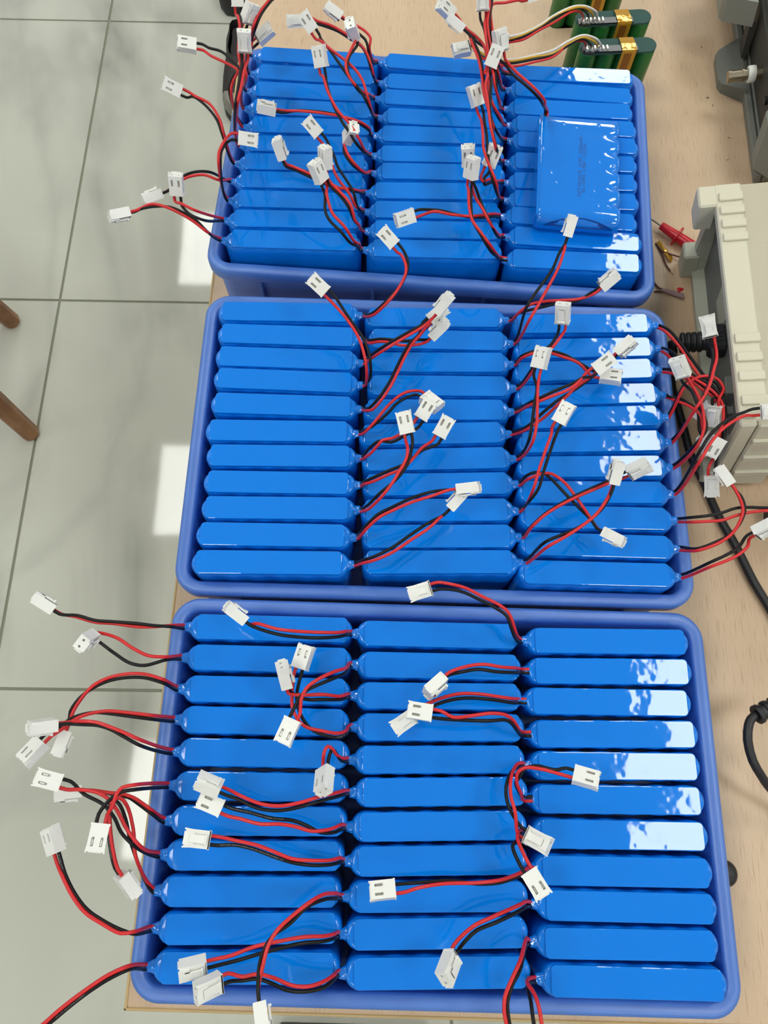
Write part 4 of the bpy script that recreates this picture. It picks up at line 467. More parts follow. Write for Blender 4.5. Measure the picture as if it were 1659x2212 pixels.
 'AL9': {"conn":[[-165.7,485.7,62.0],[-0.113,-0.717,-0.688],[0.977,0.044,-0.207],[0.178,-0.696,0.696]],"r":[[-177.4,472.7,7.2],[-182.4,472.7,8.0],[-177.7,456.7,67.1],[-177.7,469.9,66.3],[-170.3,487.2,64.7],[-163.9,487.5,63.3]],"b":[[-177.4,470.1,7.2],[-182.4,470.1,8.0],[-176.6,458.2,65.6],[-176.4,471.7,64.5],[-170.8,483.8,61.4],[-164.5,484.0,60.0]]},
 'AL10': {"conn":[[-208.9,431.4,58.0],[0.997,0.001,-0.079],[0.071,0.437,0.897],[0.035,-0.9,0.435]],"r":[[-178.7,451.9,7.2],[-183.7,451.8,8.0],[-193.4,413.3,63.0],[-203.2,419.0,62.3],[-211.6,429.2,53.7],[-211.2,432.1,59.5]],"b":[[-178.7,449.3,7.2],[-183.7,449.2,8.0],[-187.1,406.6,60.3],[-196.0,410.0,61.6],[-202.2,416.8,61.1],[-206.8,429.2,53.3],[-206.4,432.1,59.2]]},
 'AL11': {"conn":[[-248.2,421.2,48.0],[-0.475,0.378,-0.795],[-0.827,-0.499,0.257],[-0.299,0.78,0.549]],"r":[[-178.8,431.4,7.2],[-183.8,431.4,8.0],[-186.1,404.6,50.3],[-195.4,411.0,52.6],[-208.9,419.0,53.2],[-220.7,424.6,52.6],[-230.5,426.8,51.6],[-242.9,422.8,48.6],[-248.3,419.5,50.3]],"b":[[-178.8,428.8,7.2],[-183.8,428.8,8.0],[-185.7,405.6,49.1],[-194.2,413.5,51.3],[-203.9,419.3,51.8],[-215.5,424.7,51.5],[-227.8,425.7,50.4],[-238.1,424.2,49.2],[-245.2,424.6,44.8],[-250.6,421.4,46.5]]},
 'AM1': {"conn":[[-90.9,630.9,54.0],[-0.151,0.68,-0.717],[-0.847,0.285,0.449],[0.51,0.675,0.533]],"r":[[-53.7,635.2,7.2],[-58.7,635.4,8.0],[-63.8,599.9,42.5],[-65.3,597.5,53.5],[-64.3,602.4,57.2],[-69.0,609.0,58.4],[-73.7,613.1,58.4],[-79.5,617.8,57.9],[-86.3,627.9,53.5],[-91.8,629.7,56.4]],"b":[[-53.8,632.6,7.2],[-58.8,632.8,8.0],[-62.8,601.8,35.2],[-65.6,594.9,47.7],[-66.7,596.8,54.1],[-68.8,601.9,56.3],[-73.1,606.3,56.9],[-79.7,614.0,56.6],[-86.1,621.6,55.5],[-87.1,631.2,50.0],[-92.6,633.0,53.0]]},
 'AM2': {"conn":[[-123.3,632.2,48.0],[0.073,-0.611,-0.788],[-0.992,-0.124,0.004],[-0.1,0.782,-0.616]],"r":[[-52.8,610.4,7.2],[-57.8,610.5,8.0],[-60.9,585.2,34.8],[-62.2,582.5,43.6],[-65.3,587.8,50.4],[-69.6,596.1,52.4],[-77.0,604.3,53.0],[-87.4,613.6,52.7],[-100.2,623.6,51.5],[-112.1,630.1,50.0],[-118.5,634.3,49.9],[-124.9,633.5,49.9]],"b":[[-52.9,607.8,7.2],[-57.9,607.9,8.0],[-60.8,583.8,35.1],[-61.2,583.3,36.0],[-64.2,583.7,46.9],[-67.5,591.7,50.4],[-72.9,600.9,51.5],[-81.2,607.3,51.6],[-92.8,617.5,50.7],[-103.3,623.9,49.6],[-111.7,628.2,48.5],[-118.1,631.3,46.1],[-124.6,630.5,46.1]]},
 'AM3': {"conn":[[-76.7,593.9,66.0],[-0.222,0.965,0.142],[-0.277,-0.202,0.939],[0.935,0.169,0.312]],"r":[[-55.3,591.7,7.2],[-60.3,591.8,8.0],[-64.5,552.5,46.5],[-69.5,543.2,57.2],[-76.1,541.2,66.6],[-81.6,548.3,70.1],[-83.0,559.2,70.6],[-80.2,572.1,69.7],[-77.0,583.8,68.2],[-75.9,597.2,61.6],[-77.7,595.9,67.7]],"b":[[-55.3,589.1,7.2],[-60.3,589.2,8.0],[-64.5,551.6,45.9],[-70.6,541.3,57.8],[-77.1,542.4,66.7],[-81.3,552.1,69.1],[-81.3,565.2,68.8],[-74.8,592.6,61.0],[-76.6,591.2,67.1]]},
 'AM4': {"conn":[[-112.9,603.5,62.0],[0.794,0.434,0.426],[-0.601,0.456,0.656],[0.091,-0.777,0.623]],"r":[[-52.1,569.6,7.2],[-57.1,569.7,8.0],[-60.9,536.1,44.0],[-62.4,531.4,54.4],[-65.3,534.2,63.2],[-68.5,543.5,66.2],[-74.8,554.7,67.0],[-84.8,566.3,66.7],[-97.2,579.2,65.3],[-105.7,589.6,63.9],[-111.8,600.2,57.7],[-115.7,603.2,62.0]],"b":[[-52.2,567.0,7.2],[-57.2,567.1,8.0],[-61.2,534.3,44.3],[-62.4,531.0,51.3],[-67.2,532.4,61.4],[-73.2,540.1,64.6],[-80.2,548.7,65.5],[-87.6,561.0,65.5],[-97.4,579.1,64.1],[-106.1,594.1,62.4],[-108.0,602.3,59.7],[-111.9,605.3,64.0]]},
 'AM5': {"conn":[[-140.9,529.9,48.0],[0.071,-0.915,0.398],[-0.977,0.016,0.211],[-0.199,-0.404,-0.893]],"r":[[-55.9,548.9,7.2],[-60.9,548.9,8.0],[-63.7,525.9,37.3],[-70.8,522.1,46.4],[-83.3,521.2,51.5],[-102.8,523.5,52.8],[-122.4,526.6,51.2],[-131.2,527.7,49.9],[-136.2,532.0,46.0],[-142.6,532.1,47.4]],"b":[[-55.9,546.3,7.2],[-60.9,546.3,8.0],[-64.4,524.3,36.9],[-73.8,521.4,47.0],[-88.4,523.5,51.0],[-103.0,526.0,51.4],[-122.6,528.4,49.7],[-135.9,527.6,47.9],[-142.2,527.7,49.3]]},
 'AM6': {"conn":[[-103.3,560.5,64.0],[0.922,-0.154,0.354],[-0.184,0.63,0.755],[-0.339,-0.761,0.552]],"r":[[-56.0,526.2,7.2],[-61.0,526.1,8.0],[-63.1,498.8,37.2],[-65.7,492.1,47.0],[-69.3,488.2,60.7],[-73.0,491.6,65.6],[-78.0,497.9,68.0],[-86.9,508.6,69.0],[-96.6,530.2,68.1],[-101.4,547.8,66.3],[-104.6,557.7,59.4],[-105.8,561.8,64.3]],"b":[[-56.0,523.6,7.2],[-61.0,523.5,8.0],[-63.8,495.6,39.5],[-66.3,490.1,47.0],[-73.6,486.7,61.8],[-77.4,491.6,65.4],[-81.6,496.6,66.8],[-89.9,512.6,67.6],[-97.0,535.7,66.2],[-100.2,557.0,61.1],[-101.4,561.1,66.0]]},
 'AM7': {"conn":[[-80.5,495.5,54.0],[0.105,-0.986,-0.133],[0.431,-0.075,0.899],[-0.897,-0.151,0.416]],"r":[[-55.6,507.1,7.2],[-60.6,507.1,8.0],[-62.9,481.3,33.8],[-65.9,475.4,40.9],[-73.2,471.6,53.8],[-78.7,477.9,57.0],[-80.9,484.6,56.8],[-82.9,498.2,49.8],[-80.1,497.7,55.7]],"b":[[-55.5,504.5,7.2],[-60.5,504.5,8.0],[-63.3,481.6,32.5],[-67.5,474.2,42.1],[-74.7,471.4,52.7],[-80.2,477.2,55.7],[-82.4,493.5,49.2],[-79.6,493.0,55.0]]},
 'AM8': {"conn":[[-131.5,480.0,48.0],[0.036,-0.907,0.419],[-0.294,0.391,0.872],[-0.955,-0.155,-0.253]],"r":[[-60.4,485.7,7.2],[-65.4,485.6,8.0],[-69.5,463.1,33.1],[-76.6,455.5,43.3],[-83.9,451.4,48.4],[-95.1,454.2,52.1],[-108.3,460.8,52.7],[-122.6,468.9,51.3],[-130.1,480.2,42.6],[-132.0,482.7,48.3]],"b":[[-60.4,483.1,7.2],[-65.4,483.0,8.0],[-69.5,462.7,31.9],[-76.6,455.5,42.2],[-91.4,451.7,49.8],[-106.8,458.2,51.3],[-118.7,465.4,50.3],[-129.9,475.8,44.6],[-131.8,478.4,50.3]]},
 'AM9': {"conn":[[-104.1,509.4,44.0],[0.727,0.526,0.443],[-0.682,0.471,0.56],[0.086,-0.709,0.7]],"r":[[-60.1,465.7,7.2],[-65.1,465.6,8.0],[-67.6,449.9,27.8],[-71.1,445.7,34.1],[-76.3,449.2,45.1],[-84.3,458.1,48.3],[-89.1,467.0,48.9],[-91.9,476.5,48.6],[-96.4,489.8,47.4],[-99.4,496.8,46.5],[-102.4,505.8,40.1],[-106.9,508.9,43.8]],"b":[[-60.1,463.1,7.2],[-65.1,463.0,8.0],[-67.5,448.8,26.5],[-70.3,446.3,34.5],[-73.3,452.0,44.2],[-79.0,460.6,46.9],[-86.5,473.1,47.5],[-90.1,484.3,47.0],[-93.7,493.6,46.2],[-99.0,508.3,42.3],[-103.4,511.4,45.9]]},
 'AM10': {"conn":[[-94.8,456.6,64.0],[0.531,-0.754,0.385],[-0.014,0.447,0.895],[-0.847,-0.481,0.226]],"r":[[-59.4,443.0,7.2],[-64.4,443.0,8.0],[-67.7,415.3,50.4],[-70.0,413.3,57.0],[-73.7,419.8,66.9],[-81.4,429.2,68.2],[-89.1,438.7,67.2],[-93.4,452.6,60.5],[-93.5,455.5,66.3]],"b":[[-59.4,445.6,7.2],[-64.4,445.6,8.0],[-68.6,418.5,46.5],[-70.9,415.8,53.9],[-75.2,419.3,64.4],[-82.1,427.8,66.8],[-89.0,435.8,66.4],[-93.9,447.4,64.8],[-96.0,456.2,58.6],[-96.1,459.1,64.4]]},
 'AM11': {"conn":[[-96.1,439.8,68.0],[0.564,0.817,-0.12],[-0.365,0.377,0.851],[0.741,-0.436,0.511]],"r":[[-60.3,426.4,7.2],[-65.3,426.3,8.0],[-66.9,401.2,45.2],[-70.1,395.9,54.4],[-76.9,396.7,69.2],[-85.7,405.2,72.2],[-88.9,413.0,72.0],[-91.9,425.8,70.5],[-92.9,439.9,63.5],[-95.3,442.4,69.0]],"b":[[-60.3,423.8,7.2],[-65.3,423.7,8.0],[-68.5,397.4,47.1],[-73.4,391.6,58.5],[-79.7,393.4,67.9],[-88.4,400.9,70.8],[-92.1,409.8,70.6],[-93.0,424.4,68.9],[-95.7,436.0,64.0],[-98.0,438.4,69.6]]},
 'AR1': {"conn":[[69.0,644.2,68.0],[0.275,-0.603,-0.749],[0.951,0.057,0.303],[-0.14,-0.795,0.59]],"r":[[65.1,627.0,7.2],[60.1,627.2,8.0],[46.8,582.9,51.9],[42.4,577.6,61.5],[38.8,582.3,70.4],[36.9,599.8,73.0],[36.2,621.5,72.5],[38.7,628.7,72.0],[48.3,631.5,71.1],[60.6,637.2,69.6],[64.9,642.5,64.7],[71.1,642.8,66.7]],"b":[[65.0,624.4,7.2],[60.0,624.6,8.0],[45.4,580.1,52.4],[41.5,575.9,59.9],[37.4,582.6,70.1],[35.6,601.7,71.4],[35.1,625.1,69.7],[35.5,637.9,68.2],[63.6,645.4,68.3],[69.8,645.7,70.3]]},
 'AR2': {"conn":[[37.2,646.7,74.0],[0.993,-0.05,0.103],[-0.053,0.593,0.804],[-0.101,-0.804,0.586]],"r":[[63.5,606.9,7.2],[58.5,607.2,8.0],[45.4,559.6,57.4],[40.6,554.3,71.8],[36.6,561.1,77.3],[33.7,576.7,79.0],[32.2,597.9,78.2],[35.0,623.8,75.6],[35.1,643.8,69.7],[34.7,647.7,75.0]],"b":[[63.4,604.3,7.2],[58.4,604.6,8.0],[43.5,556.5,59.0],[38.6,554.0,72.0],[34.5,564.3,76.7],[32.7,578.3,77.6],[34.6,607.0,76.3],[37.3,630.4,74.0],[39.8,643.6,70.2],[39.5,647.4,75.5]]},
 'AR3': {"conn":[[28.7,612.9,78.0],[-0.988,-0.002,-0.156],[-0.14,0.449,0.882],[0.068,0.894,-0.444]],"r":[[61.8,582.1,7.2],[56.8,582.2,8.0],[42.5,531.5,64.4],[36.5,530.7,79.3],[35.5,537.5,81.9],[34.0,547.0,82.9],[31.4,562.1,82.6],[29.8,596.3,79.3],[31.7,610.7,74.0],[30.8,613.6,79.7]],"b":[[61.8,584.7,7.2],[56.8,584.8,8.0],[42.6,536.7,59.6],[38.3,533.2,77.2],[36.5,543.5,81.0],[33.6,553.6,81.4],[31.5,571.8,80.4],[29.4,591.2,78.2],[27.0,610.7,73.2],[26.1,613.6,78.9]]},
 'AR4': {"conn":[[4.6,624.1,64.0],[0.357,0.867,0.348],[-0.747,0.04,0.664],[0.562,-0.497,0.662]],"r":[[63.6,563.1,7.2],[58.6,563.2,8.0],[45.5,526.3,51.9],[38.0,525.6,63.7],[34.6,532.1,67.1],[33.1,548.2,69.0],[32.7,568.5,68.8],[30.4,586.1,67.8],[24.1,597.4,66.7],[16.4,607.3,65.4],[9.2,626.0,61.5],[4.4,626.2,65.8]],"b":[[63.6,565.7,7.2],[58.6,565.8,8.0],[44.1,529.0,49.3],[37.0,528.8,63.0],[34.8,537.6,66.3],[34.5,554.8,67.7],[34.5,570.3,67.4],[32.1,584.1,66.5],[25.0,592.8,65.5],[18.3,604.8,64.1],[7.5,621.8,59.8],[2.6,622.1,64.2]]},
 'AR5': {"conn":[[12.8,595.8,74.0],[0.074,0.782,-0.619],[-0.832,0.391,0.394],[0.55,0.486,0.679]],"r":[[63.8,547.9,7.2],[58.8,548.1,8.0],[42.2,503.2,57.2],[35.2,499.0,71.6],[31.9,505.6,76.8],[28.1,520.9,78.9],[26.6,540.7,78.8],[24.2,559.6,77.4],[19.7,578.4,75.5],[17.2,595.7,70.5],[11.7,598.3,73.1]],"b":[[63.7,545.3,7.2],[58.7,545.5,8.0],[42.7,502.8,56.6],[36.6,499.2,69.6],[33.0,505.1,75.1],[29.6,521.4,77.5],[28.0,540.7,77.5],[25.6,566.0,75.8],[20.7,583.1,74.1],[16.8,592.0,73.5],[11.4,594.5,76.1]]},
 'AR6': {"conn":[[32.7,543.7,84.0],[0.939,-0.29,-0.184],[0.326,0.585,0.742],[-0.107,-0.757,0.644]],"r":[[60.9,523.6,7.2],[55.9,523.7,8.0],[42.4,480.6,55.5],[35.6,469.7,79.5],[31.8,476.7,87.1],[30.0,490.3,88.9],[29.2,504.4,88.6],[28.2,521.4,87.3],[30.4,532.5,86.0],[28.8,541.5,80.7],[30.9,545.3,85.6]],"b":[[60.9,521.0,7.2],[55.9,521.1,8.0],[43.2,479.9,55.4],[37.1,470.0,76.5],[32.7,477.6,85.8],[31.3,491.8,87.5],[31.1,499.6,87.5],[32.9,525.6,85.8],[33.3,540.1,79.8],[35.5,543.9,84.7]]},
 'AR7': {"conn":[[33.4,467.6,60.0],[0.957,-0.135,-0.258],[0.291,0.469,0.834],[0.009,-0.873,0.488]],"r":[[59.6,501.6,7.2],[54.6,501.6,8.0],[41.9,467.7,43.9],[36.7,462.4,51.9],[28.9,453.4,58.8],[27.2,454.7,60.2],[29.6,465.5,56.5],[31.5,468.6,61.9]],"b":[[59.6,499.0,7.2],[54.6,499.0,8.0],[42.9,468.7,41.3],[37.0,460.7,49.7],[30.4,452.6,56.3],[30.0,455.7,59.3],[34.2,464.9,55.2],[36.1,467.9,60.6]]},
 'AR8': {"conn":[[25.6,522.7,66.0],[0.876,0.482,0.024],[-0.378,0.654,0.656],[0.3,-0.583,0.755]],"r":[[59.2,482.5,7.2],[54.2,482.5,8.0],[42.7,452.7,46.6],[38.7,449.3,62.5],[34.5,454.6,68.5],[30.7,463.4,70.5],[28.3,473.6,70.8],[28.0,488.7,69.8],[27.3,504.2,68.1],[25.4,518.2,62.7],[22.9,522.5,66.9]],"b":[[59.2,479.9,7.2],[54.2,479.9,8.0],[41.8,450.2,48.3],[36.6,448.7,62.8],[33.1,456.7,68.1],[31.7,469.0,69.4],[31.1,490.4,68.4],[29.8,506.9,66.5],[29.6,520.5,62.8],[27.1,524.8,67.0]]},
 'AR9': {"conn":[[-24.4,427.9,48.0],[-0.297,0.612,0.733],[-0.92,-0.388,-0.048],[0.255,-0.689,0.678]],"r":[[56.1,464.9,7.2],[51.1,465.1,8.0],[39.8,442.1,35.5],[31.4,433.4,44.1],[19.1,426.2,50.5],[4.0,425.6,52.5],[-8.6,428.5,51.8],[-19.1,428.4,46.5],[-25.1,425.9,46.2]],"b":[[56.0,462.3,7.2],[51.0,462.5,8.0],[40.1,440.6,33.9],[31.6,432.1,42.6],[19.3,426.7,48.9],[8.0,427.1,51.0],[-3.2,430.2,51.0],[-12.2,431.5,50.2],[-20.5,431.3,50.0],[-26.5,428.8,49.7]]},
 'AR10': {"conn":[[18.9,477.0,50.0],[0.987,-0.036,0.155],[-0.134,0.333,0.933],[-0.086,-0.942,0.323]],"r":[[58.3,444.1,7.2],[53.3,444.3,8.0],[43.2,423.5,34.9],[34.1,423.5,49.9],[28.6,431.7,53.9],[24.1,439.4,54.5],[21.8,446.9,54.2],[19.9,461.6,52.5],[17.2,475.4,45.0],[16.3,477.5,51.0]],"b":[[58.2,441.5,7.2],[53.2,441.7,8.0],[42.3,422.0,35.7],[34.1,424.9,50.1],[28.7,435.3,52.9],[25.2,448.5,52.5],[22.3,460.4,50.9],[21.9,475.2,45.7],[21.1,477.4,51.8]]},
 'AR11': {"conn":[[18.7,452.8,62.0],[0.623,-0.692,0.365],[0.041,0.495,0.868],[-0.781,-0.526,0.337]],"r":[[56.4,421.4,7.2],[51.4,421.6,8.0],[40.7,398.0,42.9],[33.2,394.8,57.7],[25.2,400.1,64.8],[19.2,408.9,66.5],[16.9,422.5,66.1],[16.9,437.6,64.3],[17.0,451.9,56.8],[17.3,455.2,62.4]],"b":[[56.3,418.8,7.2],[51.3,419.0,8.0],[41.1,396.9,40.9],[34.6,392.8,52.6],[26.1,398.2,63.1],[20.0,409.2,65.2],[18.8,423.8,64.7],[19.2,438.9,62.9],[20.0,448.6,58.5],[20.3,451.8,64.2]]},
 'TOP': {"conn":[[42.7,565.7,80.0],[-0.867,-0.498,0.002],[-0.249,0.436,0.865],[-0.432,0.75,-0.502]],"r":[[92.9,562.5,19.0],[93.2,567.5,19.8],[79.6,527.7,64.9],[78.3,525.2,70.3],[67.8,526.3,81.0],[54.0,539.7,82.8],[46.9,552.1,81.6],[46.0,564.7,75.7],[44.4,567.6,81.3]],"b":[[90.8,562.4,19.0],[91.1,567.4,19.8],[78.0,529.1,63.5],[73.3,525.2,72.4],[62.4,528.3,80.3],[51.5,538.9,81.3],[45.3,551.2,80.2],[41.8,562.3,75.7],[40.2,565.2,81.3]]},
}
FOUR = {
 'G1': {"conn":[[22.8,623.6,34.0],[0.283,-0.906,-0.314],[-0.954,-0.298,0.0],[-0.094,0.3,-0.949]],"w":{"white":[[152.2,672.3,2.5],[143.7,663.1,15.4],[129.0,655.1,25.1],[112.4,640.0,30.7],[97.7,626.7,32.3],[80.4,617.9,34.0],[59.7,611.5,34.0],[45.7,612.5,34.0],[31.5,621.8,34.0],[28.3,622.9,33.2],[22.6,621.1,33.2]],"yellow":[[149.0,670.4,2.5],[141.7,659.6,15.4],[128.8,652.2,25.1],[113.5,637.3,30.7],[97.5,622.3,32.3],[80.3,615.7,34.0],[59.6,609.8,34.0],[45.7,610.3,34.0],[31.5,620.1,34.0],[27.8,624.3,33.7],[22.1,622.6,33.7]],"black":[[143.2,669.5,2.5],[137.2,657.0,15.4],[127.4,650.4,25.1],[113.5,635.6,30.7],[97.4,620.6,32.3],[80.2,612.9,34.0],[59.5,607.1,34.0],[45.6,608.1,34.0],[29.4,618.3,34.0],[27.4,625.8,34.3],[21.7,624.0,34.3]],"red":[[137.9,669.3,2.5],[132.2,659.1,15.4],[123.0,647.3,25.1],[112.2,635.5,30.7],[97.3,618.4,32.3],[80.1,609.6,34.0],[61.9,603.9,34.0],[46.4,606.0,34.0],[29.4,616.7,34.0],[26.9,627.2,34.8],[21.2,625.5,34.8]]}},
 'G2': {"conn":[[54.2,617.8,48.0],[-0.11,0.352,0.93],[-0.954,-0.299,0.0],[0.277,-0.887,0.369]],"w":{"white":[[151.1,709.6,2.5],[143.3,692.4,20.2],[129.5,680.5,33.6],[115.1,668.7,41.4],[95.9,651.7,45.0],[83.6,636.7,48.0],[67.8,626.0,48.0],[58.7,620.1,50.2],[53.0,618.3,50.2]],"yellow":[[147.4,708.2,2.5],[139.3,690.4,20.2],[128.6,679.0,33.6],[115.0,666.9,41.4],[95.8,649.4,45.0],[83.5,634.5,48.0],[67.7,623.8,48.0],[58.9,619.5,48.7],[53.2,617.8,48.7]],"black":[[142.9,707.4,2.5],[134.5,690.8,20.2],[123.4,678.1,33.6],[112.3,664.5,41.4],[95.8,648.3,45.0],[83.5,633.4,48.0],[67.6,621.7,48.0],[59.1,619.0,47.3],[53.3,617.2,47.3]],"red":[[137.4,706.5,2.5],[130.1,689.4,20.2],[121.1,674.0,33.6],[112.2,661.1,41.4],[95.6,643.2,45.0],[83.4,631.1,48.0],[67.5,618.4,48.0],[59.2,618.4,45.8],[53.5,616.6,45.8]]}},
}
def sleeve_outline(inset, z):
    hl, r = 56.2, 9.7; pts = []
    ns = 30
    def side(x): return 9.35 + .38 * math.cos(2 * math.pi * (x - 8.95) / 17.9)
    for k in range(ns): x = (hl - r) - 2 * (hl - r) * k / ns; pts.append((x, side(x) - inset, z))
    for k in range(10): a = math.radians(90 + 180 * k / 10); pts.append((-(hl - r) + (r - inset) * math.cos(a), (r - inset) * math.sin(a), z))
    for k in range(ns): x = -(hl - r) + 2 * (hl - r) * k / ns; pts.append((x, -side(x) + inset, z))
    for k in range(10): a = math.radians(-90 + 180 * k / 10); pts.append(((hl + 1.9 - r) + (r - inset) * math.cos(a), (r - inset) * math.sin(a), z))
    return pts
m = MB(); m.loft([sleeve_outline(i, z) for i, z in ((2.2, 0), (.6, .8), (0, 3), (0, 63), (.25, 65.8), (.9, 67.6), (1.9, 68.5), (3.2, 68.8), (6, 68.8))]); sleeve_me = auto_smooth(m.mesh('sleeve', M_sleeve), 60)
def flat_outline(inset, z, amp):
    hl, r = 56.2, 9.7; pts = []; ns = 48
    f = lambda x: r - inset - amp * (.5 - .5 * math.cos(2 * math.pi * (x - 8.95) / 17.9)) ** 3
    for k in range(ns): x = (hl - r) - 2 * (hl - r) * k / ns; pts.append((x, f(x), z + amp * 1.2 * (.5 - .5 * math.cos(2 * math.pi * (x - 8.95) / 17.9)) ** 2))
    for k in range(10): a = math.radians(90 + 180 * k / 10); pts.append((-(hl - r) + (r - inset) * math.cos(a), (r - inset) * math.sin(a), z))
    for k in range(ns): x = -(hl - r) + 2 * (hl - r) * k / ns; pts.append((x, -f(x), z + amp * 1.2 * (.5 - .5 * math.cos(2 * math.pi * (x - 8.95) / 17.9)) ** 2))
    for k in range(10): a = math.radians(-90 + 180 * k / 10); pts.append(((hl + 1.9 - r) + (r - inset) * math.cos(a), (r - inset) * math.sin(a), z))
    return pts
m = MB(); m.loft([flat_outline(i, z, a) for i, z, a in ((3.2, 0, 1.3), (1.1, .6, 1.7), (.2, 2.4, 1.8), (0, 5, 1.0), (0, 10, .25), (0, 16, 0), (0, 64, 0), (.15, 66.6, 0), (.7, 68.2, 0), (1.7, 69.0, 0), (4, 69.1, 0))]); sleeve_b = auto_smooth(m.mesh('sleeve', M_bump), 60)
def plate(z0, z1, s):
    m = MB(); m.loft([rrect(52.3 - i, 8.72 - i, 3.2 - i, 7, z) for i, z in ((0, z0), (0, z1 - .55), (.18, z1 - .2), (.55, z1))]); return m
plate_me = auto_smooth(plate(68.0, 70.0, 1).mesh('top_plate', M_plate), 15)
def nozzle_mesh(seed):
    rnd = random.Random(seed); m = MB(); rings = []; n = 48; K = 20; off = Vector((seed * 7.3, seed * 3.1, 0))
    for j in range(K + 1):
        t = j / K
        x = 50.6 + 10.6 * t; hy = 2.9 + 6.6 * (1 - t) ** 1.85; hz = 2.2 + 9.0 * (1 - t) ** 1.8; cz = 66.2 - 6.8 * (1 - t) ** 1.4
        ring = []
        for k in range(n):
            a = 2 * math.pi * k / n; p = Vector((x, hy * math.cos(a), hz * math.sin(a)))
            d = .34 * noise.noise(p * .42 + off) + .16 * noise.noise(p * .9 + off) + .22 * math.sin(9 * a + 3 * noise.noise(p * .2 + off)) * t * (1 - t) * 2
            s = 1 + d * (1 if 0 < j < K else 0) / max(hy, 3.2) * 1.15
            ring.append((x, p.y * s, min(68.6, cz + p.z * s)))
        rings.append(ring)
    m.loft(rings); me = m.mesh('shrink_neck', M_nozzle); me.polygons.foreach_set('use_smooth', [True] * len(me.polygons)); return me
nozzle_mes = [nozzle_mesh(s) for s in range(5)]
# two-pin wire-to-board housing: X across the pins, Y towards the mating face, Z = slotted face
HW, HT, HL = 10.2, 7.2, 15.0
def recessed(m, o, ux, uy, un_, xs, ys, holes, depth):
    o, ux, uy, un_ = Vector(o), Vector(ux), Vector(uy), Vector(un_)
    P = lambda x, y, d=0: o + ux * x + uy * y - un_ * d
    for i in range(len(xs) - 1):
        for j in range(len(ys) - 1):
            a, b, c, d = (xs[i], ys[j]), (xs[i + 1], ys[j]), (xs[i + 1], ys[j + 1]), (xs[i], ys[j + 1])
            if (i, j) in holes:
                q = [P(*a), P(*b), P(*c), P(*d), P(*a, depth), P(*b, depth), P(*c, depth), P(*d, depth)]
                m.add(q, [(4, 5, 6, 7), (0, 1, 5, 4), (1, 2, 6, 5), (2, 3, 7, 6), (3, 0, 4, 7)])
            else: m.add([P(*a), P(*b), P(*c), P(*d)], [(0, 1, 2, 3)])
def connector_mesh():
    m = MB(); w, h = HW / 2, HT / 2
    recessed(m, (0, 0, h), (1, 0, 0), (0, 1, 0), (0, 0, 1), [-w, -3.25, -1.75, 1.75, 3.25, w], [0, 7.2, 12.2, HL], {(1, 1), (3, 1)}, 2.0)
    recessed(m, (0, HL, 0), (-1, 0, 0), (0, 0, 1), (0, 1, 0), [-w, -3.3, -1.7, 1.7, 3.3, w], [-h, -.7, .9, h], {(1, 1), (3, 1)}, 5.0)
    m.add([(-w, 0, -h), (w, 0, -h), (w, HL, -h), (-w, HL, -h)], [(3, 2, 1, 0)])
    m.add([(-w, 0, -h), (w, 0, -h), (w, 0, h), (-w, 0, h)], [(0, 1, 2, 3)])
    m.add([(w, 0, -h), (w, HL, -h), (w, HL, h), (w, 0, h)], [(0, 1, 2, 3)])
    m.add([(-w, 0, -h), (-w, HL, -h), (-w, HL, h), (-w, 0, h)], [(3, 2, 1, 0)])
    m.box(-w - .35, w + .35, -.2, .9, -h, h - .4)
    for s in (-1, 1): m.hull([(s * w, HL - 4, -h + .3), (s * w, HL - 4, h - 2), (s * (w + .3), HL - 1, -h + .3), (s * (w + .3), HL - 1, h - 2), (s * (w + .45), HL + .8, -h + .3), (s * (w + .45), HL + .8, h - 2), (s * (w - .5), HL + .8, -h + .3), (s * (w - .5), HL + .8, h - 2), (s * (w - .5), HL - 4, -h + .3), (s * (w - .5), HL - 4, h - 2)])
    m.box(-3.6, 3.6, 9.4, HL + .7, -h - 1.0, -h); return m.mesh('connector', M_nylon)
conn_me = connector_mesh()
def latch_mesh():
    m = MB(); h = HT / 2
    m.box(-2.3, 2.3, 2.2, 12.4, -h - 1.9, -h - .6, .15); m.box(-2.3, 2.3, 9.4, 12.4, -h - 2.0, -h - .2); m.box(-2.9, 2.9, 2.0, 3.3, -h - 2.6, -h - .6, .15)
    return m.mesh('latch', M_nylon)
latch_me = latch_mesh()
cm = MB(); cm.box(-.66, .66, 8.4, 11.9, HT / 2 - 2.1, HT / 2 - .6, .2); contact_me = cm.mesh('contact', M_pin)
def conn_matrix(c): return Matrix(((c[1][0], c[2][0], c[3][0], c[0][0] / 1000), (c[1][1], c[2][1], c[3][1], c[0][1] / 1000), (c[1][2], c[2][2], c[3][2], (c[0][2] + RIM) / 1000), (0, 0, 0, 1)))
def add_connector(root, inv, c, pins=2):
    o = link('connector', conn_me, root, inv @ conn_matrix(c)); link('latch', latch_me, o)
    for s in (-1, 1): link('contact', contact_me, o, Matrix.Translation((s * 2.5 / 1000, 0, 0)))
    return o
def add_wire(name, root, inv, pts, mt, r=1.13):
    m = MB(); path = [inv @ V(*q) * 1000 for q in pts]; m.tube(spline(path), r, 8); return m.obj(name, mt, root)
def build_pack(root, key, variant, blister=False):
    inv = root.matrix_world.inverted()
    link('sleeve', sleeve_b if blister else sleeve_me, root); link('top_plate', plate_me, root); link('shrink_neck', nozzle_mes[variant % 5], root)
    w = WIRES[key]
    add_wire('red_wire', root, inv, w['r'], M_red); add_wire('black_wire', root, inv, w['b'], M_black)
    add_connector(root, inv, w['conn'])
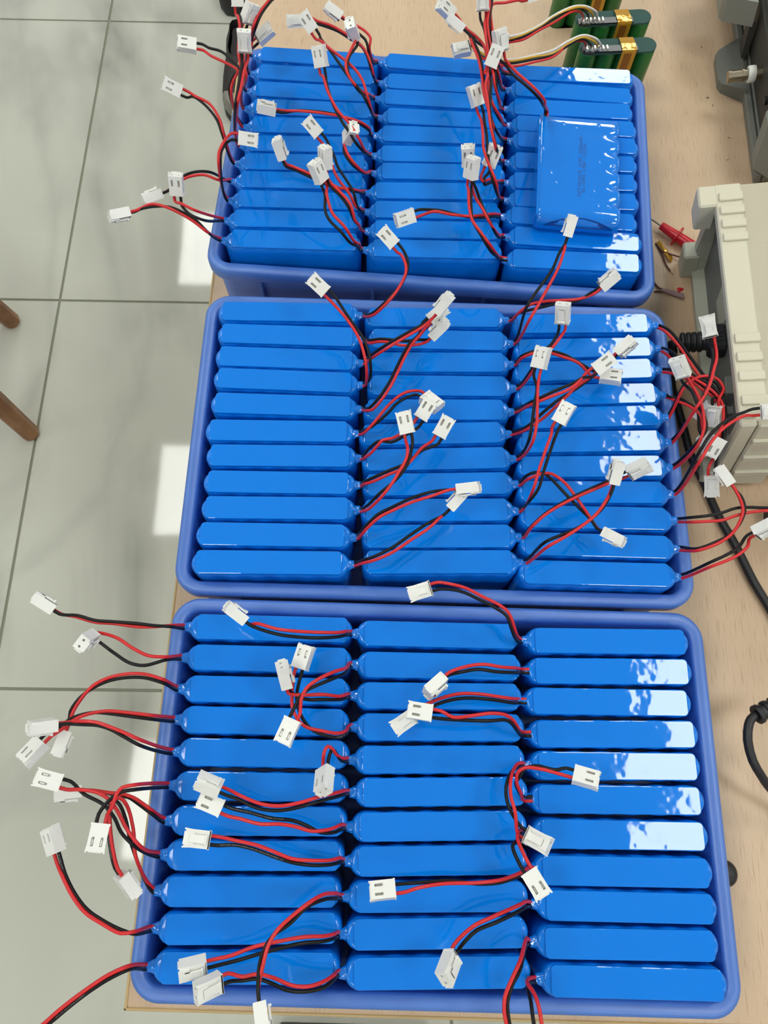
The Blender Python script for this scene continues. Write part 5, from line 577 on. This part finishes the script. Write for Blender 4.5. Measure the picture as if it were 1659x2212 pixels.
BIN_NAME = {'C': 'nearest', 'B': 'middle', 'A': 'farthest'}; COLN = {'L': 'left', 'M': 'middle', 'R': 'right'}
ORD = ['rearmost', 'second from back', 'third from back', 'fourth from back', 'fifth from back', 'sixth from back', 'fifth from front', 'fourth from front', 'third from front', 'second from front', 'frontmost']
for n, (k, (x, y, a, ln, pt)) in enumerate(PACKS.items()):
    M = Matrix.Translation(V(x, y, ZT)) @ Matrix.Rotation(math.radians(-ln), 4, 'X') @ Matrix.Rotation(math.radians(pt), 4, 'Y') @ Matrix.Translation((0, 0, -.070)) @ Matrix.Rotation(math.radians(a), 4, 'Z')
    i = int(k[2:]) - 1
    r = empty('battery_pack', M, f'blue shrink-wrapped battery pack standing {ORD[i]} in {COLN[k[1]]} column of {BIN_NAME[k[0]]} crate', 'battery pack', f'battery packs in the {BIN_NAME[k[0]]} crate')
    build_pack(r, k, n)
TOPM = [[0.06321, 0.998, 0.0], [-0.998, 0.06321, 0.0], [79.9, 500.5, 20.8]]
tz = Vector(TOPM[1]); ax = Vector(TOPM[0]); ay = tz.cross(ax)
c0 = V(*TOPM[2]) - tz * .070
M = Matrix(((ax.x, ay.x, tz.x, c0.x), (ax.y, ay.y, tz.y, c0.y), (ax.z, ay.z, tz.z, c0.z), (0, 0, 0, 1)))
top_pack = empty('battery_pack', M, 'blue battery pack lying flat across right column of farthest crate, ink print on it', 'battery pack')
build_pack(top_pack, 'TOP', 2, True)
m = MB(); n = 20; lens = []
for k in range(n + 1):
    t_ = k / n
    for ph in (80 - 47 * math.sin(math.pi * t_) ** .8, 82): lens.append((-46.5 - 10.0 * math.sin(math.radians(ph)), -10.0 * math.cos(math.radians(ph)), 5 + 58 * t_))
m.add(lens, [(2 * k, 2 * k + 1, 2 * k + 3, 2 * k + 2) for k in range(n)], 0, True)  # sheet over the rounded end, painted dark as the shadow in the open pocket
tag(m.obj('opening_shade', M_pocket_shade, top_pack), 'lens shaped opening at the near end, its shadow painted dark blue')
def text_mesh(s, size, name, mt, space=1.0):
    cu = bpy.data.curves.new(name, 'FONT'); cu.body = s; cu.size = size / 1000; cu.space_character = space; cu.resolution_u = 2
    o = bpy.data.objects.new(name, cu); COL.objects.link(o); bpy.context.view_layer.update()
    me = bpy.data.meshes.new_from_object(o.evaluated_get(bpy.context.evaluated_depsgraph_get())); bpy.data.objects.remove(o); me.materials.clear(); me.materials.append(mt); return me
def wire_print(root, key, col, s, start, rev=True):
    o = [c for c in root.children if c.name.startswith(col + '_wire')][0]; inv = root.matrix_world.inverted()
    path = [inv @ V(*q) for q in WIRES[key]['r' if col == 'red' else 'b']]; P = spline([q * 1000 for q in path], 1.2)
    acc = [0.0]
    for i in range(1, len(P)): acc.append(acc[-1] + (P[i] - P[i - 1]).length)
    if rev: P = P[::-1]; acc = [acc[-1] - a for a in acc[::-1]]
    me = text_mesh(s, 1.25, 'wire_print', M_print_w if col == 'black' else M_print_r, 1.25); zup = inv.to_3x3() @ Vector((.0, .12, 1))
    for v in me.vertices:
        d = min(start + v.co.x * 1000, acc[-1] - 1); i = max(1, next(k for k in range(len(acc)) if acc[k] >= d)); f = (d - acc[i - 1]) / max(acc[i] - acc[i - 1], 1e-6)
        p = P[i - 1].lerp(P[i], f); t = (P[min(i + 1, len(P) - 1)] - P[max(i - 2, 0)]).normalized(); u = (zup - t * zup.dot(t)).normalized(); w_ = u.cross(t)
        an = (v.co.y * 1000 - .45) / 1.16; v.co = (p + (u * math.cos(an) + w_ * math.sin(an)) * 1.165) / 1000
    link('wire_print', me, o)
ROOTS = {k: o for k, o in zip(PACKS, [q for q in COL.objects if q.name.startswith('battery_pack')])}
FULL = 'AWM 3239 20AWG 200DEG 3KV-DC SILICONE RUBBER CN'
for k, c, s, st_ in (('CM7', 'black', '20AWG 200DEG 3KV-DC SILICONE RUBBER CN AWM', 4), ('CM7', 'red', '3KV-DC SILICONE RUBBER CN AWM 3239', 6), ('CM8', 'black', FULL, 8), ('CM9', 'red', 'SILICONE RUBBER CN AWM 3239 20AWG 200DEG 3KV-DC', 3),
                     ('CM10', 'red', 'N AWM 3239', 42), ('CL5', 'red', 'RUBBER CN AWM', 26), ('CL2', 'black', '20AWG 200DEG 3KV', 10), ('CL10', 'black', 'N AWM 3239', 3), ('CL9', 'black', 'AWM 3239 20AWG', 12), ('CL11', 'black', '3KV-DC SILICONE RUBBER', 26),
                     ('CM4', 'black', 'RUBBER CN', 60), ('CM1', 'red', 'SILICONE N AWM', 24), ('CR8', 'red', '20AWG 200', 14), ('CR1', 'red', '3KV SILICONE', 8)):
    wire_print(ROOTS[k], k, c, s, st_, True)
TXT = [['HZT18650CR  10.8V  5200mAh', [114.1, 466.6, 30.6], [119.3, 529.9, 30.6]], ['56.16Wh  L984  210324', [117.8, 470.5, 30.6], [122.2, 522.5, 30.6]]]
for s, p0, p1 in TXT:
    me = text_mesh(s, 4.3, 'ink_print', M_ink, 1.08)
    a, b_ = V(*p0), V(*p1); d = (b_ - a); ln = d.length; d.normalize(); wd = max(v.co.x for v in me.vertices)
    up = Vector((0, 0, 1)); lf = up.cross(d)
    Mx = Matrix(((d.x, lf.x, 0, a.x), (d.y, lf.y, 0, a.y), (d.z, lf.z, 1, a.z), (0, 0, 0, 1))) @ Matrix.Diagonal((ln / wd, 1, 1, 1))
    link('ink_print', me, top_pack, top_pack.matrix_world.inverted() @ Mx)
# ------------------------------------------------------------------ green cell packs behind the far crate
GP = [[170.0, 676.5, 5.8], [168.1, 713.1, 6.4], [158.8, 792.9, 6.0]]
def green_pack(x, y, ang, label, key, top=True):
    r = empty('green_cell_pack', Matrix.Translation(V(x, y, DZ)) @ Matrix.Rotation(math.radians(ang), 4, 'Z'), label, 'battery pack', 'green cell packs behind the far crate')
    inv = r.matrix_world.inverted()
    m = MB(); m.tube2([(Vector((0, 0, 0)), 8.6), (Vector((0, 0, .6)), 9.25), (Vector((0, 0, 63)), 9.25), (Vector((0, 0, 64)), 9.0), (Vector((0, 0, 64.6)), 8.2), (Vector((0, 0, 65)), 8.2)], 26); cell = auto_smooth(m.mesh('cell', M_green), 50)
    for k in range(4): link('cell', cell, r, Matrix.Translation(((k - 1.5) * 18.7 / 1000, 0, 0)))
    for z0, z1, nm in ((65, 66.6, 'top_cover'), (-.6, 0, 'base_cover')):
        m = MB(); m.loft([rrect(37.4, 9.3, 9.2, 10, z) for z in (z0, z1)]); m.obj(nm, M_barley, r, Matrix.Translation((0, 0, 0)))
    m = MB(); m.box(-36, 18, -9.0, -1.2, 67.0, 68.4, .2); pcb = m.obj('circuit_board', M_pcb, r)
    m = MB(); m.box(-33, -24, -9.6, -8.8, 66.6, 67.4); tag(m.obj('weld_tab', M_nickel, pcb), 'bare nickel tab')
    pads = MB(); pads.hull([(a, b2, 0) for a in (-1.3, 1.3) for b2 in (-3, 3)] + [(a, b2, 1.5) for a in (-.7, .7) for b2 in (-2.2, 2.2)]); pad = pads.mesh('solder_pad', M_solder)
    for k in range(6): link('solder_pad', pad, pcb, Matrix.Translation(((-31.5 + 3.9 * k) / 1000, -4.6 / 1000, .0684)))
    m = MB()
    tape = [(x_, yy, zz) for x_ in (2, 16) for yy, zz in ((9.7, 52), (9.7, 67), (9.0, 67.6), (-.6, 69.2), (-9.3, 69.2), (-10.0, 67), (-10.0, 14))]
    n = 7; m.add(tape + [(p[0], p[1] - .0, p[2] + .15) for p in tape], [(i, i + 1, i + 1 + n, i + n) for i in range(n - 1)]); m.obj('tape', M_kapton, r)
    m = MB(); m.box(5, 12, -10.35, -10.05, 3, 66, .05); tag(m.obj('connecting_strip', M_strip, r), 'amber nickel strip down the front')
    if key:
        f = FOUR[key]; mm = {'white': M_white_w, 'yellow': M_yellow_w, 'black': M_black, 'red': M_red}
        for c, pts in f['w'].items(): add_wire(c + '_wire', r, inv, pts, mm[c], 1.0)
        add_connector(r, inv, f['conn'])
    return r
green_pack(*GP[0], 'frontmost green four-cell pack with amber tape over its black board', 'G1')
green_pack(*GP[1], 'second green four-cell pack, its board glinting, between the other two green packs', 'G2')
green_pack(*GP[2], 'rearmost green four-cell pack, its top cut off by the photo edge', None)

# ------------------------------------------------------------------ instruments, cables and scraps at the right
IB = [237.6, 258.1]
GB = [316.8, 576.9]
PB = [232.1, 505.6, -61.0]
S1 = [221.7, 486.1, -68.0]
S2 = [220.6, 445.9, -68.0]
S3 = [232.3, 449.9, -68.0]
RF = [214.2, -50.5, -68.0]
CORD = [[204.7, 362.9, -33.0], [206.4, 350.9, -46.0], [208.9, 337.1, -54.0], [214.1, 325.9, -60.0], [219.3, 301.6, -63.0], [224.0, 275.1, -64.4], [231.4, 255.2, -64.4], [239.9, 226.1, -64.4], [252.1, 198.1, -64.4], [263.3, 167.2, -64.4], [272.2, 148.3, -64.4], [283.5, 119.8, -64.4], [294.3, 82.2, -64.4], [296.9, 30.6, -64.4]]
LOOP = [[228.4, 57.5, -18.0], [224.7, 54.9, -18.0], [222.2, 50.3, -18.0], [220.7, 40.3, -19.0], [223.9, 26.7, -22.0], [231.4, 17.1, -28.0], [238.3, 10.4, -34.0], [256.1, -2.7, -46.0], [283.8, -18.1, -58.0], [316.8, -27.0, -64.8], [352.3, -19.8, -64.8]]
LOOP0 = [237.9, 62.0, -18.0]
PLUGEND = [278.2, 223.1, -58.0]
CRUMBS = [[284.8, 688.7, 0.0, 'dark Y shaped wire clipping on the bench near the grey instrument'], [289.5, 678.8, 1.3, 'straight dark clipping on the bench just below the Y shaped one'], [301.2, 636.2, 2.6, 'dark crumb on the bench halfway down the grey instrument'], [296.4, 607.9, 3.9000000000000004, 'small crumb on the bench just above the beige instrument'], [286.3, 760.4, 5.2, 'bent dark clipping on the bench left of the grey foot']]
def frame_at(x, y, z, yaw, tilt):
    return Matrix.Translation(V(x, y, z)) @ Matrix.Rotation(math.radians(yaw), 4, 'Z') @ Matrix.Rotation(math.radians(-tilt), 4, 'Y')
INS = frame_at(IB[0], IB[1], -67, -1.5, 12)
ins = empty('bench_instrument', INS, 'beige bench instrument with ribbed cream bezel and black mains plug at its rear', 'instrument')
def part(par, name, mt, boxes, label=None, c=.6):
    m = MB(); [m.box(*q, c) for q in boxes]; o = m.obj(name, mt, par); return tag(o, label) if label else o
part(ins, 'casing', [M_beige], [(19, 260, 4, 212, 6, 112)], 'beige textured casing', .8)
part(ins, 'side_panel', M_side, [(30, 255, 2.2, 4.4, 12, 100)], 'grey brown side panel')
rail = part(ins, 'top_rail', M_cream, [(0, 20, 0, 213, 104, 113)], 'cream top rail', 1.0)
for v in (22, 42, 58, 74, 166, 179, 192, 205):
    part(rail, 'ridge', M_cream, [(2.4, 20.6, v - 3.8 - 6, v + 3.8 - 6, 112.6, 115)], None, .6)
post = part(ins, 'corner_bumper', M_cream, [(0, 12, -4, 5, 0, 113), (12.6, 42, -5, 5, 0, 113.4)], 'cream corner bumper', 1.4)
for wz in (28, 58, 88): part(post, 'ridge', M_cream, [(13, 44, -7.6, -4.6, wz - 4, wz + 4)], None, .7)
part(ins, 'bottom_rail', M_rail, [(0, 12, 0, 212, 0, 9)], 'pale grey bottom rail', 1.0)
part(ins, 'rear_panel', M_panelgrey, [(11, 15, 3, 212, 6, 108)], 'grey recessed rear panel', .3)
part(ins, 'end_wall', M_rail, [(1, 14, 207, 213, 6, 106)], 'pale grey end wall', .6)
part(ins, 'rear_foot', M_rail, [(-10, 5, 206, 224, 0, 30)], 'pale grey lower rear foot', 1.5)
part(ins, 'rear_foot', M_cream, [(-13, 2, 192, 213, 84, 113)], 'cream upper rear foot', 1.5)
part(ins, 'rear_foot', M_rail, [(-9, 4, -5, 8, 0, 26)], 'pale grey lower rear foot', 1.5)
m = MB(); m.hull([(x_, y_, z_) for x_, y_, z_ in ((0, 211, 30), (0, 219, 30), (0, 211, 84), (0, 200, 84), (9, 211, 30), (9, 219, 30), (9, 211, 84), (9, 200, 84))]); tag(m.obj('foot_strut', M_rail, ins), 'pale grey strut between the rear feet')
port = part(ins, 'data_port', M_grey, [(5, 12, 47, 63, 46, 66)], 'grey rectangular data port', .6)
part(port, 'socket_shell', M_nickel, [(2, 5, 49, 61, 50, 62)], None, .5)
part(ins, 'interface_block', M_grey, [(6, 12, 34, 41, 44, 56)], 'small grey block below the port', .5)
m = MB(); m.cyl((3, 9, 58), (12, 9, 58), 5.5, 6); tag(m.obj('hex_post', M_rail, ins), 'pale hexagonal post')
part(ins, 'rating_plate', M_rail, [(10.6, 11, 118, 150, 40, 75)], 'pale rating plate', 0)
# mains cord plugged into it
cord = empty('power_cord', INS @ Matrix.Translation((0, .104, .052)), 'thick black mains cord plugged into the beige instrument, running down beside the crate', 'cable')
m = MB(); m.box(-3, 12, -12.5, 12.5, -9, 9, 2.5); plug = m.obj('plug', M_rubber, cord)
for k in range(3): m = MB(); m.box(1.5, 8, -5 + 4 * k - .6, -5 + 4 * k + .6, 8.6, 9.6, .2); m.obj('grip_ridge', M_rubber, plug)
m = MB(); m.cyl((-24, 0, 0), (-3, 0, 0), 6.2, 20, r2=7.6)
sr = m.obj('strain_relief', M_rubber, cord)
for k in range(4): m = MB(); m.cyl((-24 + 4.6 * k, 0, 0), (-21 + 4.6 * k, 0, 0), 8.6, 20, c=.4); m.obj('collar', M_rubber, sr)
inv = cord.matrix_world.inverted()
pts = [inv @ q * 1000 for q in [cord.matrix_world @ Vector((-.023, 0, 0)), cord.matrix_world @ Vector((-.031, 0, -.001))] + [V(*q) for q in CORD]]
m = MB(); m.tube(spline(pts, 6), 3.5, 12); m.obj('cable', M_rubber, cord)
# grey instrument in the far corner
GI = frame_at(GB[0], GB[1], -67, -1.5, 12)
gi = empty('test_instrument', GI, 'dark grey test instrument with a metal coaxial socket at the top right corner', 'instrument')
part(gi, 'casing', M_grey_l, [(14, 240, 2, 330, 4, 78)], 'grey casing', 3)
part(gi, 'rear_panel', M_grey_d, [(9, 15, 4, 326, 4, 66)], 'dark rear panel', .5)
part(gi, 'bottom_rail', M_grey, [(0, 7, 0, 330, 0, 12), (7.6, 15, 0, 330, 1, 14)], 'grey lower rail', 1.5)
part(gi, 'corner_cover', M_grey_l, [(-2, 60, -8, 36, 0, 82)], 'pale grey corner cover', 14)
def wedge(name, z0, z1, v0, v1, u, label, mt):
    m = MB(); m.hull([(a, b2, c2) for c2 in (z0, z1) for a, b2 in ((2, v0), (2, v1), (-u, v0 + 19), (-u, v1 - 20), (-u + 3, v0 + 13), (-u + 4, v1 - 14))]); return tag(m.obj(name, mt, gi), label)
wedge('rear_foot', 0, 15, 106, 180, 24, 'grey lower wedge foot', M_grey)
wedge('rear_foot', 52, 78, 148, 262, 28, 'pale grey upper foot', M_grey_l)
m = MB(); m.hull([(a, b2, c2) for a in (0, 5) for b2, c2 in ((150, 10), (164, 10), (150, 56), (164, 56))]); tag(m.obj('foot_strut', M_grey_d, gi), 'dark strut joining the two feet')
m = MB(); m.cyl((9, 100, 40), (-22, 100, 40), 5.2, 18); m.cyl((-8, 100, 40), (-9.5, 100, 40), 6.2, 18); m.cyl((-20, 100, 40), (-22.5, 100, 40), 5.9, 18); sock = tag(m.obj('coaxial_socket', M_nickel, gi), 'metal coaxial socket')
m = MB(); m.cyl((3, 100, 40), (-4, 100, 40), 7.8, 20, c=.5); tag(m.obj('washer', M_nylon, sock), 'white plastic washer')
m = MB(); m.cyl((8.5, 60, 44), (6, 60, 44), 4, 14); tag(m.obj('screw', M_rubber, gi), 'black screw')
# red probe
pr = empty('test_probe', Matrix.Translation(V(*PB)), 'red test probe with a bare metal tip lying between crate and beige instrument', 'probe')
P0, P1 = Vector((-25.8, 21.6, .5)), Vector((30, -24, -1)); d = (P1 - P0).normalized(); q = lambda t: P0 + d * t
m = MB(); m.tube2([(q(0), .15), (q(2), .9), (q(17), 1.0)], 10); m.obj('metal_tip', M_nickel, pr)
m = MB(); m.tube2([(q(15), 3.2), (q(15.6), 3.7), (q(31), 4.6), (q(46), 5.4), (q(72), 5.6)], 18); m.obj('grip', M_probe, pr)
m = MB(); m.tube2([(q(33.2), 9.3), (q(34.6), 9.3)], 22); m.obj('finger_guard', M_probe, pr)
# offcuts of wire on the bench
s1 = empty('wire_offcut', Matrix.Translation(V(*S1)), 'brown wire offcut wrapped in yellow film beside the far crate', 'wire scrap')
for pts in ([(-8, 16, 1), (-3, 6, 2), (4, 2, 3), (14, -2, 4)], [(-7, 14, 1), (-3, 2, 1.5), (-1, -8, 1.5), (3, -16, 1)]):
    m = MB(); m.tube(spline(pts), .75, 6); m.obj('strand', M_brownw, s1)
m = MB(); m.hull([(-8, 16, .6), (-5, 18, 3), (-1, 4, .6), (5, -6, .8), (7, 0, 1), (1, 6, 3), (2, -4, 3)]); tag(m.obj('film', M_kapton, s1), 'crumpled yellow film')
m = MB(); m.tube([(3, -16, 1), (5.5, -19, 1)], .5, 5); tag(m.obj('bare_end', M_copper, s1), 'bare copper end')
s2 = empty('wire_offcut', Matrix.Translation(V(*S2)), 'two brown wires ending in a clear heat shrink sleeve beside the far crate', 'wire scrap')
for pts in ([(-13, 12, 1), (-9, 5, 1.5), (-5, 2.5, 2), (4, 0, 2)], [(-13, 1, 1), (-8, 1, 1.5), (-2, 0, 2), (4, -1.5, 2)]):
    m = MB(); m.tube(spline(pts), .8, 6); m.obj('strand', M_brownw, s2)
m = MB(); m.tube2([(Vector((-7, 2.5, 2)), 1.8), (Vector((3, -1, 2.2)), 2.3), (Vector((13, -4.6, 2.4)), 2.8)], 12); tag(m.obj('heat_shrink', M_shrink, s2), 'clear purple sleeve')
m = MB(); m.hull([(-3, 2, 0), (0, 3.4, 0), (4, 2, 0), (3, 0, 0), (-1, 0, 0), (-2, -3, 0), (0, 1, .8), (3, 1.4, .7)]); tag(m.obj('plastic_scrap', M_probe, None, Matrix.Translation(V(*S3))), 'tiny red plastic scrap on the bench by the heat shrink', 'scrap')
# looped black cable lower right
lp = empty('looped_cable', Matrix.Translation(V(236, 40, DZ)), 'thick black cable looping up from its ribbed strain relief at right edge', 'cable')
inv = lp.matrix_world.inverted()
m = MB(); m.tube(spline([inv @ V(*q_) * 1000 for q_ in LOOP], 5), 3.2, 12); m.obj('cable', M_rubber, lp)
a, c_ = inv @ V(*LOOP[0]) * 1000, inv @ V(*LOOP0) * 1000; d = (c_ - a).normalized()
m = MB(); m.cyl(a, a + d * 34, 5.4, 18, r2=6.4); sr = m.obj('strain_relief', M_rubber, lp)
for k in range(4): m = MB(); m.cyl(a + d * (k * 7), a + d * (k * 7 + 3.6), 6.9, 18, c=.4); m.obj('collar', M_rubber, sr)
m = MB(); m.tube2([(Vector((0, 0, 0)), 9.2), (Vector((0, 0, 2.5)), 9.2), (Vector((0, 0, 5.5)), 7.4), (Vector((0, 0, 7)), 4.2), (Vector((0, 0, 7.2)), 1)], 24)
tag(m.obj('rubber_foot', M_rubber, None, Matrix.Translation(V(*RF))), 'round black rubber foot on the bench, half under the nearest crate', 'rubber foot')
sp = MB(); sp.tube2([(Vector((0, 0, 0)), 5.5), (Vector((16, 0, 0)), 6), (Vector((30, 0, 0)), 6)], 16)
tag(sp.obj('cable_plug', M_rubber, None, Matrix.Translation(V(*PLUGEND))), 'black round plug barely inside the right edge of the photo', 'plug')
for n_, (x_, y_, a_, lab) in enumerate(CRUMBS):
    m = MB(); m.tube([(-1.5, 0, .25), (0, .4, .3), (1.6, -.3, .25)], .25, 5)
    if n_ == 0: m.tube([(0, .4, .3), (.8, 1.7, .25)], .25, 5)
    tag(m.obj('wire_clipping', M_dark, None, Matrix.Translation(V(x_, y_, DZ)) @ Matrix.Rotation(a_, 4, 'Z')), lab, 'crumb')

# ------------------------------------------------------------------ floor level: stool, shoes, box
STOOL = [[-734.0, 627.0, -804.0, 667.0], [-819.0, 880.0, -889.0, 850.0], [-1100.0, 590.0, -1060.0, 640.0], [-1160.0, 860.0, -1100.0, 840.0]]
st = empty('stool', Matrix.Translation(V(-960, 760, -RIM)), 'brown wooden stool at left edge, only two splayed legs in view', 'stool')
for i_, (fx, fy, tx_, ty_) in enumerate(STOOL):
    m = MB(); a, b_ = Vector((fx + 960, fy - 760, 0)), Vector((tx_ + 960, ty_ - 760, 430)); rings = []
    d = (b_ - a).normalized(); u = Vector((0, 0, 1)).cross(d).normalized(); w_ = d.cross(u)
    for z_, rr in ((0, 15), (2, 17), (.4, 21), (1.0, 21)):
        q_ = a + (b_ - a) * (z_ if z_ <= 1 else .008); rings.append((q_, rr, z_))
    rings = [(a, 15), (a + (b_ - a) * .012, 18), (a + (b_ - a) * .5, 21), (b_, 21)]
    m.loft([[q_ + (u * math.cos(math.radians(22.5 + 45 * k)) + w_ * math.sin(math.radians(22.5 + 45 * k))) * r_ for k in range(8)] for q_, r_ in rings], smooth=False); m.obj('leg', M_oak, st)
m = MB(); m.tube2([(Vector((0, 0, 428)), 150), (Vector((0, 0, 432)), 156), (Vector((0, 0, 456)), 156), (Vector((0, 0, 460)), 150)], 40); m.obj('seat', M_oak, st)
def shoe(x, y, ang, label, toe):
    r = empty('shoe', Matrix.Translation(V(x, y, -RIM)) @ Matrix.Rotation(math.radians(ang), 4, 'Z'), label, 'shoe')
    def outline(s, z, l0=0, l1=1):
        pts = [(0, -118), (22, -112), (36, -90), (41, -55), (38, -10), (33, 40), (34, 90), (24, 115), (0, 122), (-24, 115), (-34, 90), (-32, 40), (-36, -10), (-39, -55), (-33, -90), (-20, -112)]
        return [(px * s, py * s, z) for px, py in pts]
    m = MB(); m.loft([outline(.97, 0), outline(1.0, 4), outline(1.0, 20), outline(.97, 24)]); auto_smooth(m.mesh('tmp', M_sole)); m.obj('sole', M_sole, r)
    m = MB(); R2 = [outline(.95, 22), outline(.94, 34)]
    for z, sh, s in ((50, 22, .80), (64, 52, .58), (74, 66, .48)): R2.append([(px * s * 1.05, py * s + sh, z) for px, py, _ in outline(1, 0)])
    m.loft(R2, True, False); m.add([(q_[0] * .8, (q_[1] - 66) * .85 + 66, 60) for q_ in R2[-1]], [list(range(16))], 0); auto_smooth(m.mesh('tmp', M_shoe)); m.obj('upper', M_shoe, r)
    m = MB(); T = [[(px * s, py, z) for px, py in ((0, -117), (21, -111), (35.5, -89), (39, -62), (0, -56), (-37, -62), (-32.5, -89), (-19, -111))] for s, z in ((.99, 22), (.98, 36))]
    T.append([(px * .8, py * .78 - 18, 49) for px, py, _ in T[0]]); m.loft(T); m.obj('toe_cap', toe, r)
    return r
shoe(-452, 1880, 6, 'dark shoe on the floor at the top, its black toe beside the bench', M_shoe)
shoe(-404, 1540, 4, 'dark shoe with grey toe cap on the floor beside farthest crate', M_toe)
m = MB(); m.box(-176, 60, -430, -352.5, 0, 60, 4)
tag(m.obj('storage_box', M_rubber, None, Matrix.Translation((0, 0, 0))), 'black plastic box on the floor, its edge at the bottom of the photo', 'box')
